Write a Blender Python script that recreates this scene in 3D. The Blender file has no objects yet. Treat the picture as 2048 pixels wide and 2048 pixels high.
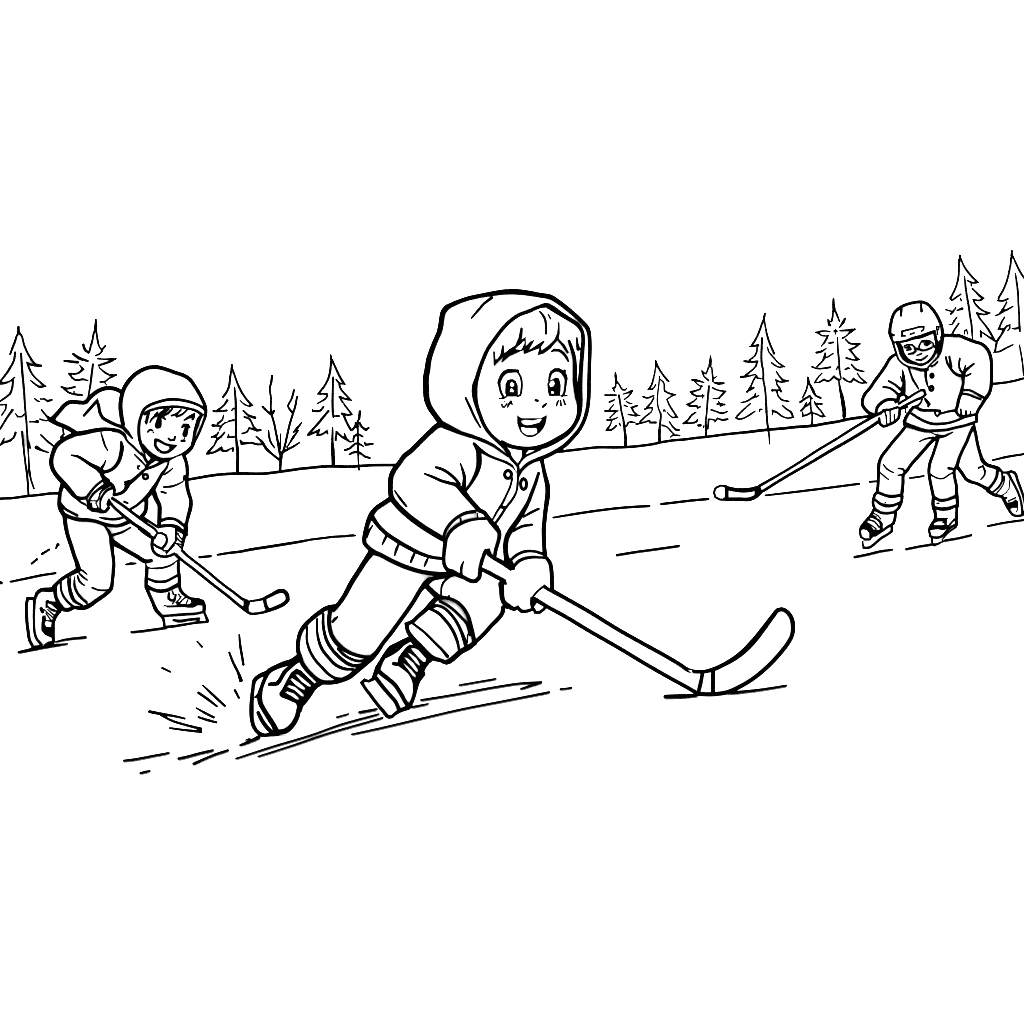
import bpy, math, numpy as np
from mathutils import Matrix, Vector
from mathutils.geometry import delaunay_2d_cdt

scn = bpy.context.scene
COL = scn.collection
R = math.radians

# ------------------------------------------------------------------ camera
FPX = 50.0 / 36.0 * 2048.0
CH = 1.0
pit, rol = math.atan(261.0 / FPX), R(3.4)
fw = np.array([0, math.cos(pit), -math.sin(pit)])
r0 = np.array([1.0, 0, 0]); u0 = np.array([0, math.sin(pit), math.cos(pit)])
rt = math.cos(rol) * r0 - math.sin(rol) * u0
up = math.cos(rol) * u0 + math.sin(rol) * r0
CAM = np.array([0, 0, CH])

def W(x, y, d):
    x = np.asarray(x, float); y = np.asarray(y, float); d = np.asarray(d, float)
    v = fw[None] + ((x - 1024) / FPX)[:, None] * rt[None] - ((y - 1024) / FPX)[:, None] * up[None]
    return CAM[None] + v * d[:, None]

def gdep(x, y, z=0.0):
    dz = fw[2] + (x - 1024) / FPX * rt[2] - (y - 1024) / FPX * up[2]
    return (z - CH) / dz

def G(x, y, z=0.0):
    return W([x], [y], [gdep(x, y, z)])[0]

cam = bpy.data.cameras.new('camera'); cam.lens = 50; cam.sensor_width = 36
cam.clip_start = 0.1; cam.clip_end = 2000
co = bpy.data.objects.new('camera', cam); COL.objects.link(co)
M = Matrix.Identity(4)
for i in range(3):
    M[i][0] = rt[i]; M[i][1] = up[i]; M[i][2] = -fw[i]; M[i][3] = CAM[i]
co.matrix_world = M
scn.camera = co

# ------------------------------------------------------------------ materials
def mat(name, a, b, scale, rough=0.9, spec=0.0):
    m = bpy.data.materials.new(name); m.use_nodes = True
    nt = m.node_tree; bs = nt.nodes['Principled BSDF']
    tc = nt.nodes.new('ShaderNodeTexCoord'); nz = nt.nodes.new('ShaderNodeTexNoise')
    cr = nt.nodes.new('ShaderNodeValToRGB')
    nz.inputs['Scale'].default_value = scale; nz.inputs['Detail'].default_value = 4
    cr.color_ramp.elements[0].position = 0.35; cr.color_ramp.elements[1].position = 0.65
    cr.color_ramp.elements[0].color = (*a, 1); cr.color_ramp.elements[1].color = (*b, 1)
    nt.links.new(tc.outputs['Object'], nz.inputs['Vector'])
    nt.links.new(nz.outputs['Fac'], cr.inputs['Fac'])
    nt.links.new(cr.outputs['Color'], bs.inputs['Base Color'])
    bs.inputs['Roughness'].default_value = rough
    bs.inputs['Specular IOR Level'].default_value = spec
    return m

def white(name, s, lo=0.82, hi=0.88):
    return mat(name, (lo,) * 3, (hi,) * 3, s)
M_CLOTH = white('white_cloth', 40); M_SKIN = white('pale_skin', 25); M_HAIR = white('white_hair', 60)
M_BOOT = white('white_boot', 30); M_STICK = white('white_stick', 12); M_CROWN = white('snowy_crown', 6)
M_ICE = white('white_ice', 0.7, 0.84, 0.88); M_SNOW = white('white_snow', 0.4, 0.84, 0.88)
M_INK = mat('black_ink', (0.0001,) * 3, (0.0003,) * 3, 50)

# ------------------------------------------------------------------ tiles: pixel frames used for tracing
TILE = {'A': (840, 560, 360 / 1932), 'B': (720, 820, 400 / 1932), 'C': (480, 1080, 400 / 1932),
        'D': (700, 1060, 400 / 1932), 'E': (1020, 1080, 600 / 1932), 'L': (80, 710, 360 / 1932),
        'J': (30, 980, 300 / 1656), 'K': (260, 980, 350 / 1932), 'P': (1700, 580, 348 / 1932),
        'Q': (1698, 820, 350 / 1932), 'U': (1400, 720, 500 / 1932), 'F': (0, 620, 400 / 1932),
        'H': (400, 680, 400 / 1932), 'I': (1190, 690, 300 / 1932), 'N': (1460, 590, 300 / 1932),
        'O': (1788, 490, 260 / 1932), 'S': (230, 1250, 400 / 1932), 'V': (0, 1000, 500 / 1932),
        'X': (1100, 850, 600 / 1932), 'Y': (400, 1280, 780 / 1932), 'Z': (0, 0, 1.0)}

def parse(s, w0=20):
    """strokes split by ';', a bare letter sets the pixel frame, points are x,y or x,y,width"""
    out = []; t = TILE['Z']
    for part in s.split(';'):
        pts = []; w = w0
        for tok in part.split():
            if ',' not in tok:
                t = TILE[tok]; continue
            v = [float(q) for q in tok.split(',')]
            if len(v) > 2: w = v[2]
            pts.append((t[0] + v[0] * t[2], t[1] + v[1] * t[2], w * t[2]))
        if pts: out.append(np.array(pts))
    return out

def spline(p, closed=False, step=5.0, corner=62):
    """Catmull-Rom through the points; sharp points stay sharp"""
    n = len(p)
    if n < 3:
        k = max(1, int(np.hypot(*(p[-1] - p[0])[:2]) / step))
        return np.array([p[0] + (p[-1] - p[0]) * j / k for j in range(k + 1)])
    def turn(a, b, c):
        u = b[:2] - a[:2]; v = c[:2] - b[:2]
        lu = np.hypot(*u); lv = np.hypot(*v)
        if lu < 1e-6 or lv < 1e-6: return 0
        return math.degrees(math.acos(max(-1, min(1, float(u @ v) / lu / lv))))
    sharp = [False] * n
    for i in range(n):
        if closed or 0 < i < n - 1:
            sharp[i] = turn(p[i - 1], p[i], p[(i + 1) % n]) > corner
    res = []
    m = n if closed else n - 1
    for i in range(m):
        p1 = p[i]; p2 = p[(i + 1) % n]
        p0 = p[i - 1] if (closed or i > 0) else 2 * p1 - p2
        p3 = p[(i + 2) % n] if (closed or i + 2 < n) else 2 * p2 - p1
        L = np.hypot(*(p2 - p1)[:2])
        def tan(a, b, c, sh, other):
            if sh: return (other)
            la = np.hypot(*(b - a)[:2]) + 1e-6; lc = np.hypot(*(c - b)[:2]) + 1e-6
            return ((b - a) / la * lc + (c - b) / lc * la) / (la + lc) * L
        m1 = tan(p0, p1, p2, sharp[i], p2 - p1); m2 = tan(p1, p2, p3, sharp[(i + 1) % n], p2 - p1)
        k = max(1, int(L / step))
        for j in range(k):
            t = j / k
            h = (2 * t**3 - 3 * t**2 + 1) * p1 + (t**3 - 2 * t**2 + t) * m1 + (-2 * t**3 + 3 * t**2) * p2 + (t**3 - t**2) * m2
            h[2] = p1[2] + (p2[2] - p1[2]) * t
            res.append(h)
    if not closed: res.append(p[-1])
    return np.array(res)

def inside(q, loops):
    c = np.zeros(len(q), bool)
    for lp in loops:
        x1, y1 = lp[:, 0], lp[:, 1]; x2, y2 = np.roll(x1, -1), np.roll(y1, -1)
        X = q[:, 0][:, None]; Y = q[:, 1][:, None]
        with np.errstate(divide='ignore', invalid='ignore'):
            hit = ((y1 > Y) != (y2 > Y)) & (X < (x2 - x1) * (Y - y1) / (y2 - y1) + x1)
        c ^= (hit.sum(1) % 2).astype(bool)
    return c

def bdist(q, loops):
    best = np.full(len(q), 1e9)
    for lp in loops:
        a = lp[:, :2]; b = np.roll(a, -1, 0); ab = b - a; L2 = (ab**2).sum(1) + 1e-12
        ap = q[:, None, :2] - a[None]
        t = np.clip((ap * ab[None]).sum(2) / L2, 0, 1)
        best = np.minimum(best, np.sqrt(((ap - t[..., None] * ab[None])**2).sum(2)).min(1))
    return best

def triang(loops, g):
    vs = []; es = []
    for lp in loops:
        o = len(vs)
        vs += [Vector((float(a), float(b))) for a, b in lp[:, :2]]
        es += [(o + i, o + (i + 1) % len(lp)) for i in range(len(lp))]
    al = np.vstack(loops)
    x0, y0 = al[:, 0].min(), al[:, 1].min(); x1, y1 = al[:, 0].max(), al[:, 1].max()
    xs = np.arange(x0 + g * .37, x1, g); ys = np.arange(y0 + g * .41, y1, g)
    if len(xs) and len(ys):
        q = np.array([(x + (g * .5 if j % 2 else 0), y) for j, y in enumerate(ys) for x in xs])
        q = q[inside(q, loops)]
        if len(q): q = q[bdist(q, loops) > g * .45]
        vs += [Vector((float(a), float(b))) for a, b in q]
    v, e, f, _, _, _ = delaunay_2d_cdt(vs, es, [], 0, 1e-4)
    v = np.array([(a.x, a.y) for a in v]); f = np.array([t for t in f if len(t) == 3])
    ok = inside(v[f].mean(1), loops)
    return v, f[ok]

class MB:
    def __init__(s): s.v = []; s.f = []; s.m = []; s.n = 0
    def add(s, v, f, m):
        s.v.append(np.asarray(v, float)); s.f += [tuple(int(i) + s.n for i in t) for t in f]
        s.m += [m] * len(f); s.n += len(v)
    def build(s, name, mats, parent=None, base=None, smooth=True):
        me = bpy.data.meshes.new(name)
        v = np.vstack(s.v) - (base if base is not None else 0)
        me.from_pydata(v.tolist(), [], s.f)
        for m in mats: me.materials.append(m)
        me.polygons.foreach_set('material_index', s.m)
        me.polygons.foreach_set('use_smooth', [smooth and k == 0 for k in s.m])
        me.update()
        o = bpy.data.objects.new(name, me); COL.objects.link(o)
        if parent is not None: o.parent = parent
        return o

LIFT = 1.6
FAT = 1.3    # pixel frame units added to every traced line width
class Surf:
    """front depth of a padded piece: base depth minus a lens profile; or a plain upright plane"""
    def __init__(s, d0, loops=None, k=0.45, gx=0, gy=0, c=(0, 0), on=None, maxR=None):
        s.d0 = d0; s.loops = loops; s.gx = gx; s.gy = gy; s.c = c; s.on = on
        s.R = 1.0; s.T = 0
        if loops is not None:
            al = np.vstack(loops); x0, y0 = al[:, :2].min(0); x1, y1 = al[:, :2].max(0)
            q = np.array([(x, y) for x in np.linspace(x0, x1, 40) for y in np.linspace(y0, y1, 40)])
            q = q[inside(q, loops)]
            s.R = max(3.0, float(bdist(q, loops).max())) if len(q) else 3.0
            if maxR: s.R = min(s.R, maxR)
            s.T = k * s.R * d0 / FPX
    def base(s, q):
        if s.on is not None: return s.on.front(q) + s.d0_off
        return s.d0 + s.gx * (q[:, 0] - s.c[0]) + s.gy * (q[:, 1] - s.c[1])
    def bulge(s, q, ins=None):
        if s.loops is None: return np.zeros(len(q))
        d = bdist(q, s.loops)
        d[~(inside(q, s.loops) if ins is None else ins)] = 0
        t = np.minimum(d / s.R, 1)
        return s.T * t * (2 - t)
    def front(s, q):
        q = np.asarray(q, float)[:, :2]
        return s.base(q) - s.bulge(q)

def ribbon(mb, p, dep, m=1, ground=None, thick=0.7):
    """one ink line: p = (x, y, width) samples, dep(q) = surface depth under pixel q"""
    n = len(p)
    if n == 1: p = np.vstack([p, p + np.array([0.3, 0, 0])]); n = 2
    t = np.zeros((n, 2)); t[1:] += p[1:, :2] - p[:-1, :2]
    a = np.zeros((n, 2)); a[:-1] += p[1:, :2] - p[:-1, :2]
    def nrm(u): return u / (np.hypot(u[:, 0], u[:, 1])[:, None] + 1e-9)
    tin = nrm(t); tout = nrm(a); tin[0] = tout[0]; tout[-1] = tin[-1]
    mid = nrm(tin + tout + 1e-6)
    nn = np.stack([-mid[:, 1], mid[:, 0]], 1)
    cosh = np.clip((mid * tout).sum(1), 0.6, 1)
    hw = p[:, 2:3] / 2
    l = p[:, :2] + nn * hw / cosh[:, None]; r = p[:, :2] - nn * hw / cosh[:, None]; c = p[:, :2]
    sharp = (tin * tout).sum(1) < 0.85
    def lay(q, off):
        if ground is not None:
            return np.array([G(x, y, ground) for x, y in q])
        d = dep(q)
        return W(q[:, 0], q[:, 1], d + off * d / FPX)
    w_px = p[:, 2]
    if ground is not None:
        mb.add(np.vstack([lay(l, 0), lay(r, 0)]), [(i, n + i, n + i + 1, i + 1) for i in range(n - 1)], m)
    else:
        th = np.maximum(w_px * thick, 1.0)
        f = []
        V = np.vstack([lay(l, -LIFT), lay(c, -LIFT), lay(r, -LIFT), lay(l, th), lay(r, th)])
        for i in range(n - 1):
            for a_, b_ in ((0, 1), (1, 2), (2, 4), (4, 3), (3, 0)):
                f.append((a_ * n + i, b_ * n + i, b_ * n + i + 1, a_ * n + i + 1))
        f += [(0, 3 * n, 4 * n, 2 * n, n), (n - 1, 2 * n - 1, 3 * n - 1, 5 * n - 1, 4 * n - 1)]
        mb.add(V, f, m)
    for i in range(n):
        if i in (0, n - 1) or sharp[i]:
            k = 10; an = np.linspace(0, 2 * math.pi, k, endpoint=False)
            q = np.stack([p[i, 0] + np.cos(an) * w_px[i] / 2, p[i, 1] + np.sin(an) * w_px[i] / 2], 1)
            if ground is not None:
                mb.add(lay(q, 0), [tuple(range(k))], m)
            else:
                q2 = np.vstack([q, p[i:i + 1, :2]])
                V = np.vstack([lay(q2, -LIFT), lay(q, max(w_px[i] * thick, 1))])
                f = [(j, (j + 1) % k, k) for j in range(k)] + [(j, k + 1 + j, k + 1 + (j + 1) % k, (j + 1) % k) for j in range(k)]
                f.append(tuple(range(2 * k, k, -1)))
                mb.add(V, f, m)

def patch(mb, loops, dep, m=1, lift=LIFT + .4, thick=2.5, g=5):
    v, f = triang(loops, g)
    d = dep(v); n = len(v)
    V = np.vstack([W(v[:, 0], v[:, 1], d - lift * d / FPX), W(v[:, 0], v[:, 1], d + thick * d / FPX)])
    F = [tuple(t) for t in f] + [(t[2] + n, t[1] + n, t[0] + n) for t in f]
    cnt = {}
    for t in f:
        for i in range(3):
            e = (t[i], t[(i + 1) % 3]); cnt[tuple(sorted(e))] = cnt.get(tuple(sorted(e)), 0) + 1
    for t in f:
        for i in range(3):
            a, b = t[i], t[(i + 1) % 3]
            if cnt[tuple(sorted((a, b)))] == 1: F.append((b, a, a + n, b + n))
    mb.add(V, F, m)

def pad(mb, surf, g=None):
    """the padded solid itself: front and back sheets meeting along the outline"""
    loops = surf.loops
    g = g or max(4.0, min(14.0, surf.R / 5))
    v, f = triang(loops, g)
    b = surf.base(v); h = surf.bulge(v, np.ones(len(v), bool))
    n = len(v)
    eps = 0.6 * b / FPX
    V = np.vstack([W(v[:, 0], v[:, 1], b - h), W(v[:, 0], v[:, 1], b + h + eps)])
    F = [tuple(t) for t in f] + [(t[2] + n, t[1] + n, t[0] + n) for t in f]
    cnt = {}
    for t in f:
        for i in range(3):
            e = tuple(sorted((t[i], t[(i + 1) % 3]))); cnt[e] = cnt.get(e, 0) + 1
    for t in f:
        for i in range(3):
            a, c = t[i], t[(i + 1) % 3]
            if cnt[tuple(sorted((a, c)))] == 1: F.append((c, a, a + n, c + n))
    mb.add(V, F, 0)

def tag(o, label=None, cat=None, group=None, kind=None):
    if label: o['label'] = label
    if cat: o['category'] = cat
    if group: o['group'] = group
    if kind: o['kind'] = kind
    return o

def thing(name, loc, label, cat, group=None):
    o = bpy.data.objects.new(name, None); COL.objects.link(o)
    o.location = Vector(loc); o.empty_display_size = 0.1
    return tag(o, label, cat, group)

def root_of(o):
    while o.parent is not None: o = o.parent
    return o

def part(name, parent, d, poly=None, ink='', blob=(), m=M_CLOTH, k=0.42, smooth=True, hole=None,
         gx=0, gy=0, c=(0, 0), w=20, on=None, maxR=None, inksmooth=True, thick=0.7):
    """one mesh: padded white solid (poly), black seams and outlines (ink), black patches (blob)"""
    mb = MB(); loops = None
    if poly:
        lp = parse(poly)[0]
        loops = [spline(lp, True, 6.0) if smooth else lp]
        if hole:
            for h in parse(hole): loops.append(spline(h, True, 6.0) if smooth else h)
    s = Surf(d, loops, k, gx, gy, c, on, maxR)
    s.d0_off = d if on is not None else 0
    if on is not None and loops is not None:
        s.T = k * s.R * on.d0 / FPX
    if loops is not None: pad(mb, s)
    for st in parse(ink, w):
        st[:, 2] += FAT
        ribbon(mb, spline(st, False, 5.0) if inksmooth else st, s.front, thick=thick)
    for b in blob:
        ls = parse(b)
        patch(mb, ls, s.front)
    base = np.array(root_of(parent).location) if parent is not None else None
    o = mb.build(name, [m, M_INK], parent, base)
    return o, s

def ell(t, cx, cy, rx, ry, w, n=12):
    return t + ' ' + ' '.join('%.0f,%.0f,%d' % (cx + rx * math.cos(2 * math.pi * i / n), cy + ry * math.sin(2 * math.pi * i / n), w) for i in range(n + 1))
def ellp(t, cx, cy, rx, ry, n=16):
    return t + ' ' + ' '.join('%.0f,%.0f' % (cx + rx * math.cos(2 * math.pi * i / n), cy + ry * math.sin(2 * math.pi * i / n)) for i in range(n))

# ------------------------------------------------------------------ the child in front
p0 = G(640, 1462)
kid = thing('person', p0, 'largest skater in front, laughing in a big pointed hood, lunging with mittens on a stick', 'person', None)
D0 = 4.25
body, sb = part('body', kid, D0 + 0.05,
    'A 930,1790 B 1300,450 850,230 500,450 350,650 350,850 250,950 130,1100 100,1250 C 1300,180 1100,480 960,720 750,850 650,1000 680,1150 500,1300 300,1500 250,1650 350,1750 480,1700 560,1500 700,1320 900,1280 '
    '1150,1150 1300,1000 1600,600 1780,380 D 900,620 860,700 750,830 650,950 560,1100 400,1250 350,1400 550,1600 600,1450 680,1300 780,1200 930,1230 1100,1100 1200,1000 1420,780 1440,650 '
    'B 1400,1750 1500,1880 1620,1800 1780,1600 1760,1450 1740,1300 1760,1000 1770,750 1720,520 1600,560 1560,420 A 1260,1800 1340,1770 1480,1705 1640,1560 1700,1400 1705,1100 1730,700 1720,540 1560,420 1400,310 '
    '1350,290 1180,335 1060,385 980,440 890,525 800,645 730,745 680,855 640,965 605,1060 585,1150 585,1230 605,1340 640,1450 690,1560 760,1660 850,1740',
    ink='A 845,1105,30 855,1075,34 875,1030,38 905,995,40 940,977,40 990,975,36 1050,975,30; 1050,988,18 1080,1040,20 1092,1110,20 1088,1180,20 1075,1235,18 1050,1248,14; 848,1105,28 855,1150,22 870,1210,22 895,1255,20;'
        '850,1272,10 900,1268,14 930,1248,14; 1385,1085,18 1392,1040,22 1412,990,30 1450,965,36 1490,965,36 1530,988,38 1560,1030,40 1568,1062,34; 1555,970,20 1552,1015,22; 1568,1060,28 1560,1140,22 1545,1220,22 1525,1250,14; 1515,1243,12 1578,1240,12;'
        '1412,768,12 1440,752,28 1490,754,28 1540,790,28 1578,840,26 1592,875,14; 1242,1290,26 1262,1296,26; 1318,1362,24 1340,1342,24 1358,1325,12;'
        '878,1335,14 885,1360,18 905,1365,12 930,1330,14; 905,1303,10; 940,1365,12 958,1325,20 975,1308,24 990,1335,12; 1465,1350,14 1475,1315,18 1487,1293,10; 1508,1290,10 1515,1345,20; 1540,1282,12 1558,1335,20',
    blob=['A 915,1120 935,1075 970,1062 1000,1062 1030,1085 1050,1130 1052,1252 925,1252 912,1210; A 967,1112 985,1094 1008,1112 1008,1135 990,1148 967,1135; A 967,1172 985,1160 1007,1193 1005,1202 967,1202',
          'A 1365,1110 1385,1082 1420,1065 1455,1045 1490,1052 1505,1090 1512,1130 1510,1190 1502,1246 1385,1246 1370,1190; A 1387,1120 1405,1088 1430,1078 1448,1110 1430,1140 1400,1147; A 1408,1195 1430,1193 1440,1213 1425,1224 1408,1216',
          'A 1042,1448 1070,1470 1095,1482 1300,1482 1345,1455 1362,1450 1362,1478 1350,1540 1325,1595 1285,1640 1240,1675 1210,1686 1150,1686 1110,1665 1075,1630 1055,1580 1042,1540; A 1085,1515 1130,1502 1210,1510 1290,1490 1308,1495 1280,1530 1200,1552 1140,1557 1105,1545; A 1085,1580 1115,1580 1130,1590 1245,1590 1256,1605 1256,1640 1210,1664 1150,1664 1110,1640 1088,1610'],
    m=M_SKIN, smooth=False)
part('hair', kid, -0.006,
    'A 1350,290 1180,335 1060,385 980,440 890,525 800,645 730,750 700,830 790,900 850,850 960,790 1110,770 1260,780 1370,710 1475,630 1590,760 1650,800 1665,1000 1690,1100 1715,1000 1728,880 1742,760 1746,650 1735,560 1700,495 1560,410 1400,310',
    ink='A 1285,338,16 1315,370,24 1340,415,24 1352,475,22 1353,575,22; 1378,370,14 1402,415,14; 1600,655,30 1630,740,36 1655,830,38 1662,950,45 1665,1100,45 1680,1200,50 1700,1280,60; 1684,620,14 1690,690,26 1700,740,40',  # right-hand strand thickens into shade drawn in ink beside the hood
    blob=['A 782,765 805,765 808,850 830,848 860,800 880,700 902,700 905,785 960,740 1020,700 1055,620 1075,515 1090,505 1105,515 1100,600 1090,640 1135,605 1138,705 1180,660 1235,635 1200,700 1170,750 1260,690 1330,645 1340,660 1300,720 1305,760 1380,700 1440,640 1470,570 1478,510 1480,440 1500,460 1502,570 1492,630 1560,700 1600,780 1580,795 1530,720 1475,650 1400,740 1330,790 1258,812 1280,735 1190,770 1110,800 1110,755 1060,775 960,820 880,890 872,880 890,830 860,860 790,932; A 1020,742 1090,680 1120,648 1120,680 1085,748'],
    m=M_HAIR, k=0.10, on=sb, smooth=False)
jacket, sj = part('jacket', kid, D0 - 0.05,
    'B 780,150 960,218 1080,255 1280,342 1430,448 1525,560 1620,520 1760,455 1770,600 1790,800 1770,1100 1740,1350 1500,1420 1480,1540 1300,1450 1160,1400 1100,1590 890,1585 700,1582 580,1562 450,1520 320,1465 200,1400 120,1365 80,1330 42,1285 40,1230 55,1160 80,1080 105,1010 150,955 220,905 290,860 293,700 330,575 430,440 560,325',
    ink='B 1105,325,22 1170,392,34 1240,437,24 1330,475,22 1420,510,22 1475,545,18 1520,600,16;'
        '1525,600,20 1522,700,18 1510,790,18 1460,880,22 1415,935,22 1380,990,22 1340,1050,22 1295,1110,22; 1472,660,16 1450,740,18 1410,830,18 1370,910,22 1330,970,18 1280,1060,14; 1372,938,28 1412,942,28;'
        '290,860,48 220,905,45 150,955,45 108,1010,50 78,1080,45 55,1160,40 40,1230,38 42,1285,38 80,1330,38 120,1368,50 200,1402,40 320,1465,40 450,1520,40 580,1560,38 700,1580,40 800,1590,45 890,1585,50;'
        '115,1030,45 170,1110,38 250,1190,38 350,1260,40 470,1330,38 580,1385,34 680,1420,30 800,1437,28; 255,1215,22 238,1250,24 215,1300,14; 372,1300,20 350,1350,28 335,1405,14; 530,1375,20 510,1420,26 490,1470,20; 657,1430,14 638,1470,24 622,1510,16; 120,1115,12 80,1180,22 62,1225,24')
part('sleeve', jacket, D0 - 0.125,
    'B 760,150 900,190 1090,300 1150,450 1145,560 1110,650 1020,780 1060,865 1150,965 1230,1030 1150,1060 1000,1090 900,1160 835,1260 780,1235 680,1175 580,1110 480,1035 390,955 330,890 295,820 292,720 300,640 330,575 430,440 560,325 690,200',
    ink='B 1100,325,24 1140,380,45 1150,450,50 1150,520,50 1130,600,40 1090,680,30 1022,780,20; 785,135,60 870,175,50 970,220,34 1080,255,32 1120,268,30; 770,140,55 740,155,50 690,200,48 630,255,46 560,325,46 490,395,46 430,440,46 380,510,46 330,575,48 300,640,48 293,720,46 294,800,46 305,850,50 340,900,50 390,955,50 480,1035,50 580,1110,50 680,1175,50 780,1235,48 820,1258,44; 335,780,14 390,860,24 448,930,20;'
        '622,615,16 700,645,26 790,685,28 860,705,30 930,725,36 980,770,50 1010,805,50 1060,865,42 1110,920,42 1150,965,44; 735,553,24 800,575,28 870,620,28 920,665,28 962,715,24; 970,515,12 995,590,26 1010,660,32 1005,720,38 1000,780,40;'
        '805,1240,22 820,1180,26 870,1100,28 950,1030,28 1020,995,30 1110,980,32; 830,1255,24 860,1190,28 920,1130,30 1000,1085,28 1080,1060,24 1150,1050,22 1210,1048,24; 972,1050,14 975,1090,14; 1135,1000,10 1135,1038,10', w=40, k=0.35)
part('sleeve', jacket, D0 - 0.105,
    'B 1725,600 1765,480 1790,640 1812,800 1795,950 1777,1150 1782,1350 1800,1425 1600,1425 1485,1510 1425,1470 1405,1310 1470,1140 1620,900',
    ink='B 1725,610,28 1700,690,30 1660,800,34 1620,900,34 1570,990,45 1520,1070,45 1470,1140,50 1420,1230,45 1405,1310,45 1410,1400,45 1425,1470,60; 1755,475,38 1770,550,36 1790,640,40 1810,720,45 1815,800,48 1806,880,46 1796,950,42 1785,1050,40 1776,1150,40 1778,1250,40 1782,1350,40 1790,1400,42; 1580,1032,16 1650,990,26 1725,955,24; 1480,1172,16 1560,1125,26 1660,1108,24;'
        '1450,1455,24 1500,1410,26 1590,1367,26 1680,1365,24 1770,1390,26; 1462,1470,30 1480,1530,34; 1485,1512,26 1540,1455,28 1600,1432,26 1680,1422,22 1790,1427,22', k=0.3)
part('hood', jacket, D0 - 0.075,
    'B 790,130 A 160,1450 105,1370 72,1280 64,1180 64,1040 75,960 95,850 130,740 170,640 205,560 222,490 235,400 250,340 275,300 330,268 420,225 520,195 650,165 780,142 900,126 1030,122 1150,136 1300,162 1400,182 1480,230 1560,290 1650,365 1740,450 1800,520 1818,580 1822,640 1822,900 1818,1080 1812,1280 1800,1380 1765,1500 1715,1600 1640,1690 1550,1780 1440,1850 1300,1920 B 1640,508 1570,570 1525,625 1430,452 1280,342 1080,258 960,218 880,172',
    hole='A 1370,265 1280,287 1180,330 1060,378 980,432 890,520 800,640 730,740 680,850 640,960 605,1060 583,1150 582,1230 600,1340 640,1450 690,1560 760,1660 830,1730 900,1795 950,1860 B 1450,450 1525,540 1560,490 1600,448 1660,420 1740,375 A 1340,1780 1480,1710 1590,1640 1660,1560 1705,1470 1722,1380 1730,1200 1735,1000 1745,760 1755,650 1745,560 1705,492 1600,425 1480,345 1400,290',
    ink='A 230,1545,60 160,1450,56 105,1370,58 72,1280,62 64,1180,64 64,1040,64 78,960,62 95,850,58 130,740,55 170,640,52 205,560,54 222,490,56 235,400,56 250,340,56 280,300,60 330,270,50 420,230,46 520,196,44 650,168,44 780,145,50 900,128,55 1030,125,58 1150,138,55 1300,164,50 1400,182,54 1480,230,48 1560,290,48 1650,365,46 1740,450,46 1800,520,45 1818,590,42 1822,640,40 1820,900,38 1815,1080,40 1810,1280,40 1798,1380,40 1765,1500,40 1715,1600,40 1640,1690,42 1550,1780,42 1440,1850,42 1300,1915,44 B 1690,487,30 1610,530,30 1560,580,26 1535,620,26 1525,655,18;'
        'B 785,135,60 870,175,50 970,220,34 1080,255,32 1200,300,32 1290,345,28 1360,395,22 1430,448,14;'
        'A 1350,270,50 1280,288,36 1180,332,38 1060,377,38 980,432,38 890,520,38 800,640,38 730,740,38 680,850,38 640,960,40 610,1060,44 590,1130,58 586,1200,62 592,1270,52 610,1350,40 645,1450,36 690,1560,36 760,1660,34 830,1725,36 900,1790,40 950,1855,46 B 1450,450,30 1500,512,26 1525,540,26 1525,600,22;'
        'A 1370,275,55 1430,310,60 1500,358,50 1600,420,45 1700,490,45 1738,550,38 1750,640,38 1742,760,42 1732,880,42 1724,1000,42 1715,1160,52 1710,1280,70 1712,1380,55 1700,1460,45 1660,1550,40 1590,1635,48 1480,1708,55 1340,1778,52 1220,1805,40 1080,1805,40 960,1780,42 880,1740,40;'  # widest stretches ink in the shade between hair and hood
        'B 1740,378,22 1660,415,18 1590,450,20 1550,495,18 1525,535,18; B 1570,370,16 1568,460,14 1530,520,14; B 1600,385,50 1585,420,30;'
        'A 770,190,30 690,250,26 620,330,26 552,408,18; A 490,1265,22 540,1370,26 590,1480,24 648,1580,16', k=0.3)
part('button', jacket, -0.004, ellp('B', 1430, 622, 42, 46), ell('B', 1430, 622, 34, 38, 28), k=0.25, on=sj, smooth=False)
part('button', jacket, -0.004, ellp('B', 1580, 715, 36, 60), ell('B', 1580, 715, 29, 52, 28), k=0.25, on=sj, smooth=False)
part('trouser_leg', kid, D0,
    'C 1275,110 1390,155 1500,205 1650,260 1800,315 1890,340 1850,370 1790,430 1680,590 1540,790 1380,1000 1300,1120 1200,1130 1100,1105 1010,1060 940,1000 890,930 868,860 860,780 860,690 940,630 1000,550 1070,420 1140,310 1210,200',
    ink='C 1270,115,60 1210,200,48 1140,310,45 1070,420,45 1000,550,42 940,630,42 900,665,58; 1830,380,40 1790,425,55 1740,490,40 1680,590,38 1620,680,38 1540,790,38 1460,900,38 1380,1000,38 1310,1100,45 1270,1140,55; 895,790,20 920,760,28 942,742,14', k=0.4)
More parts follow.
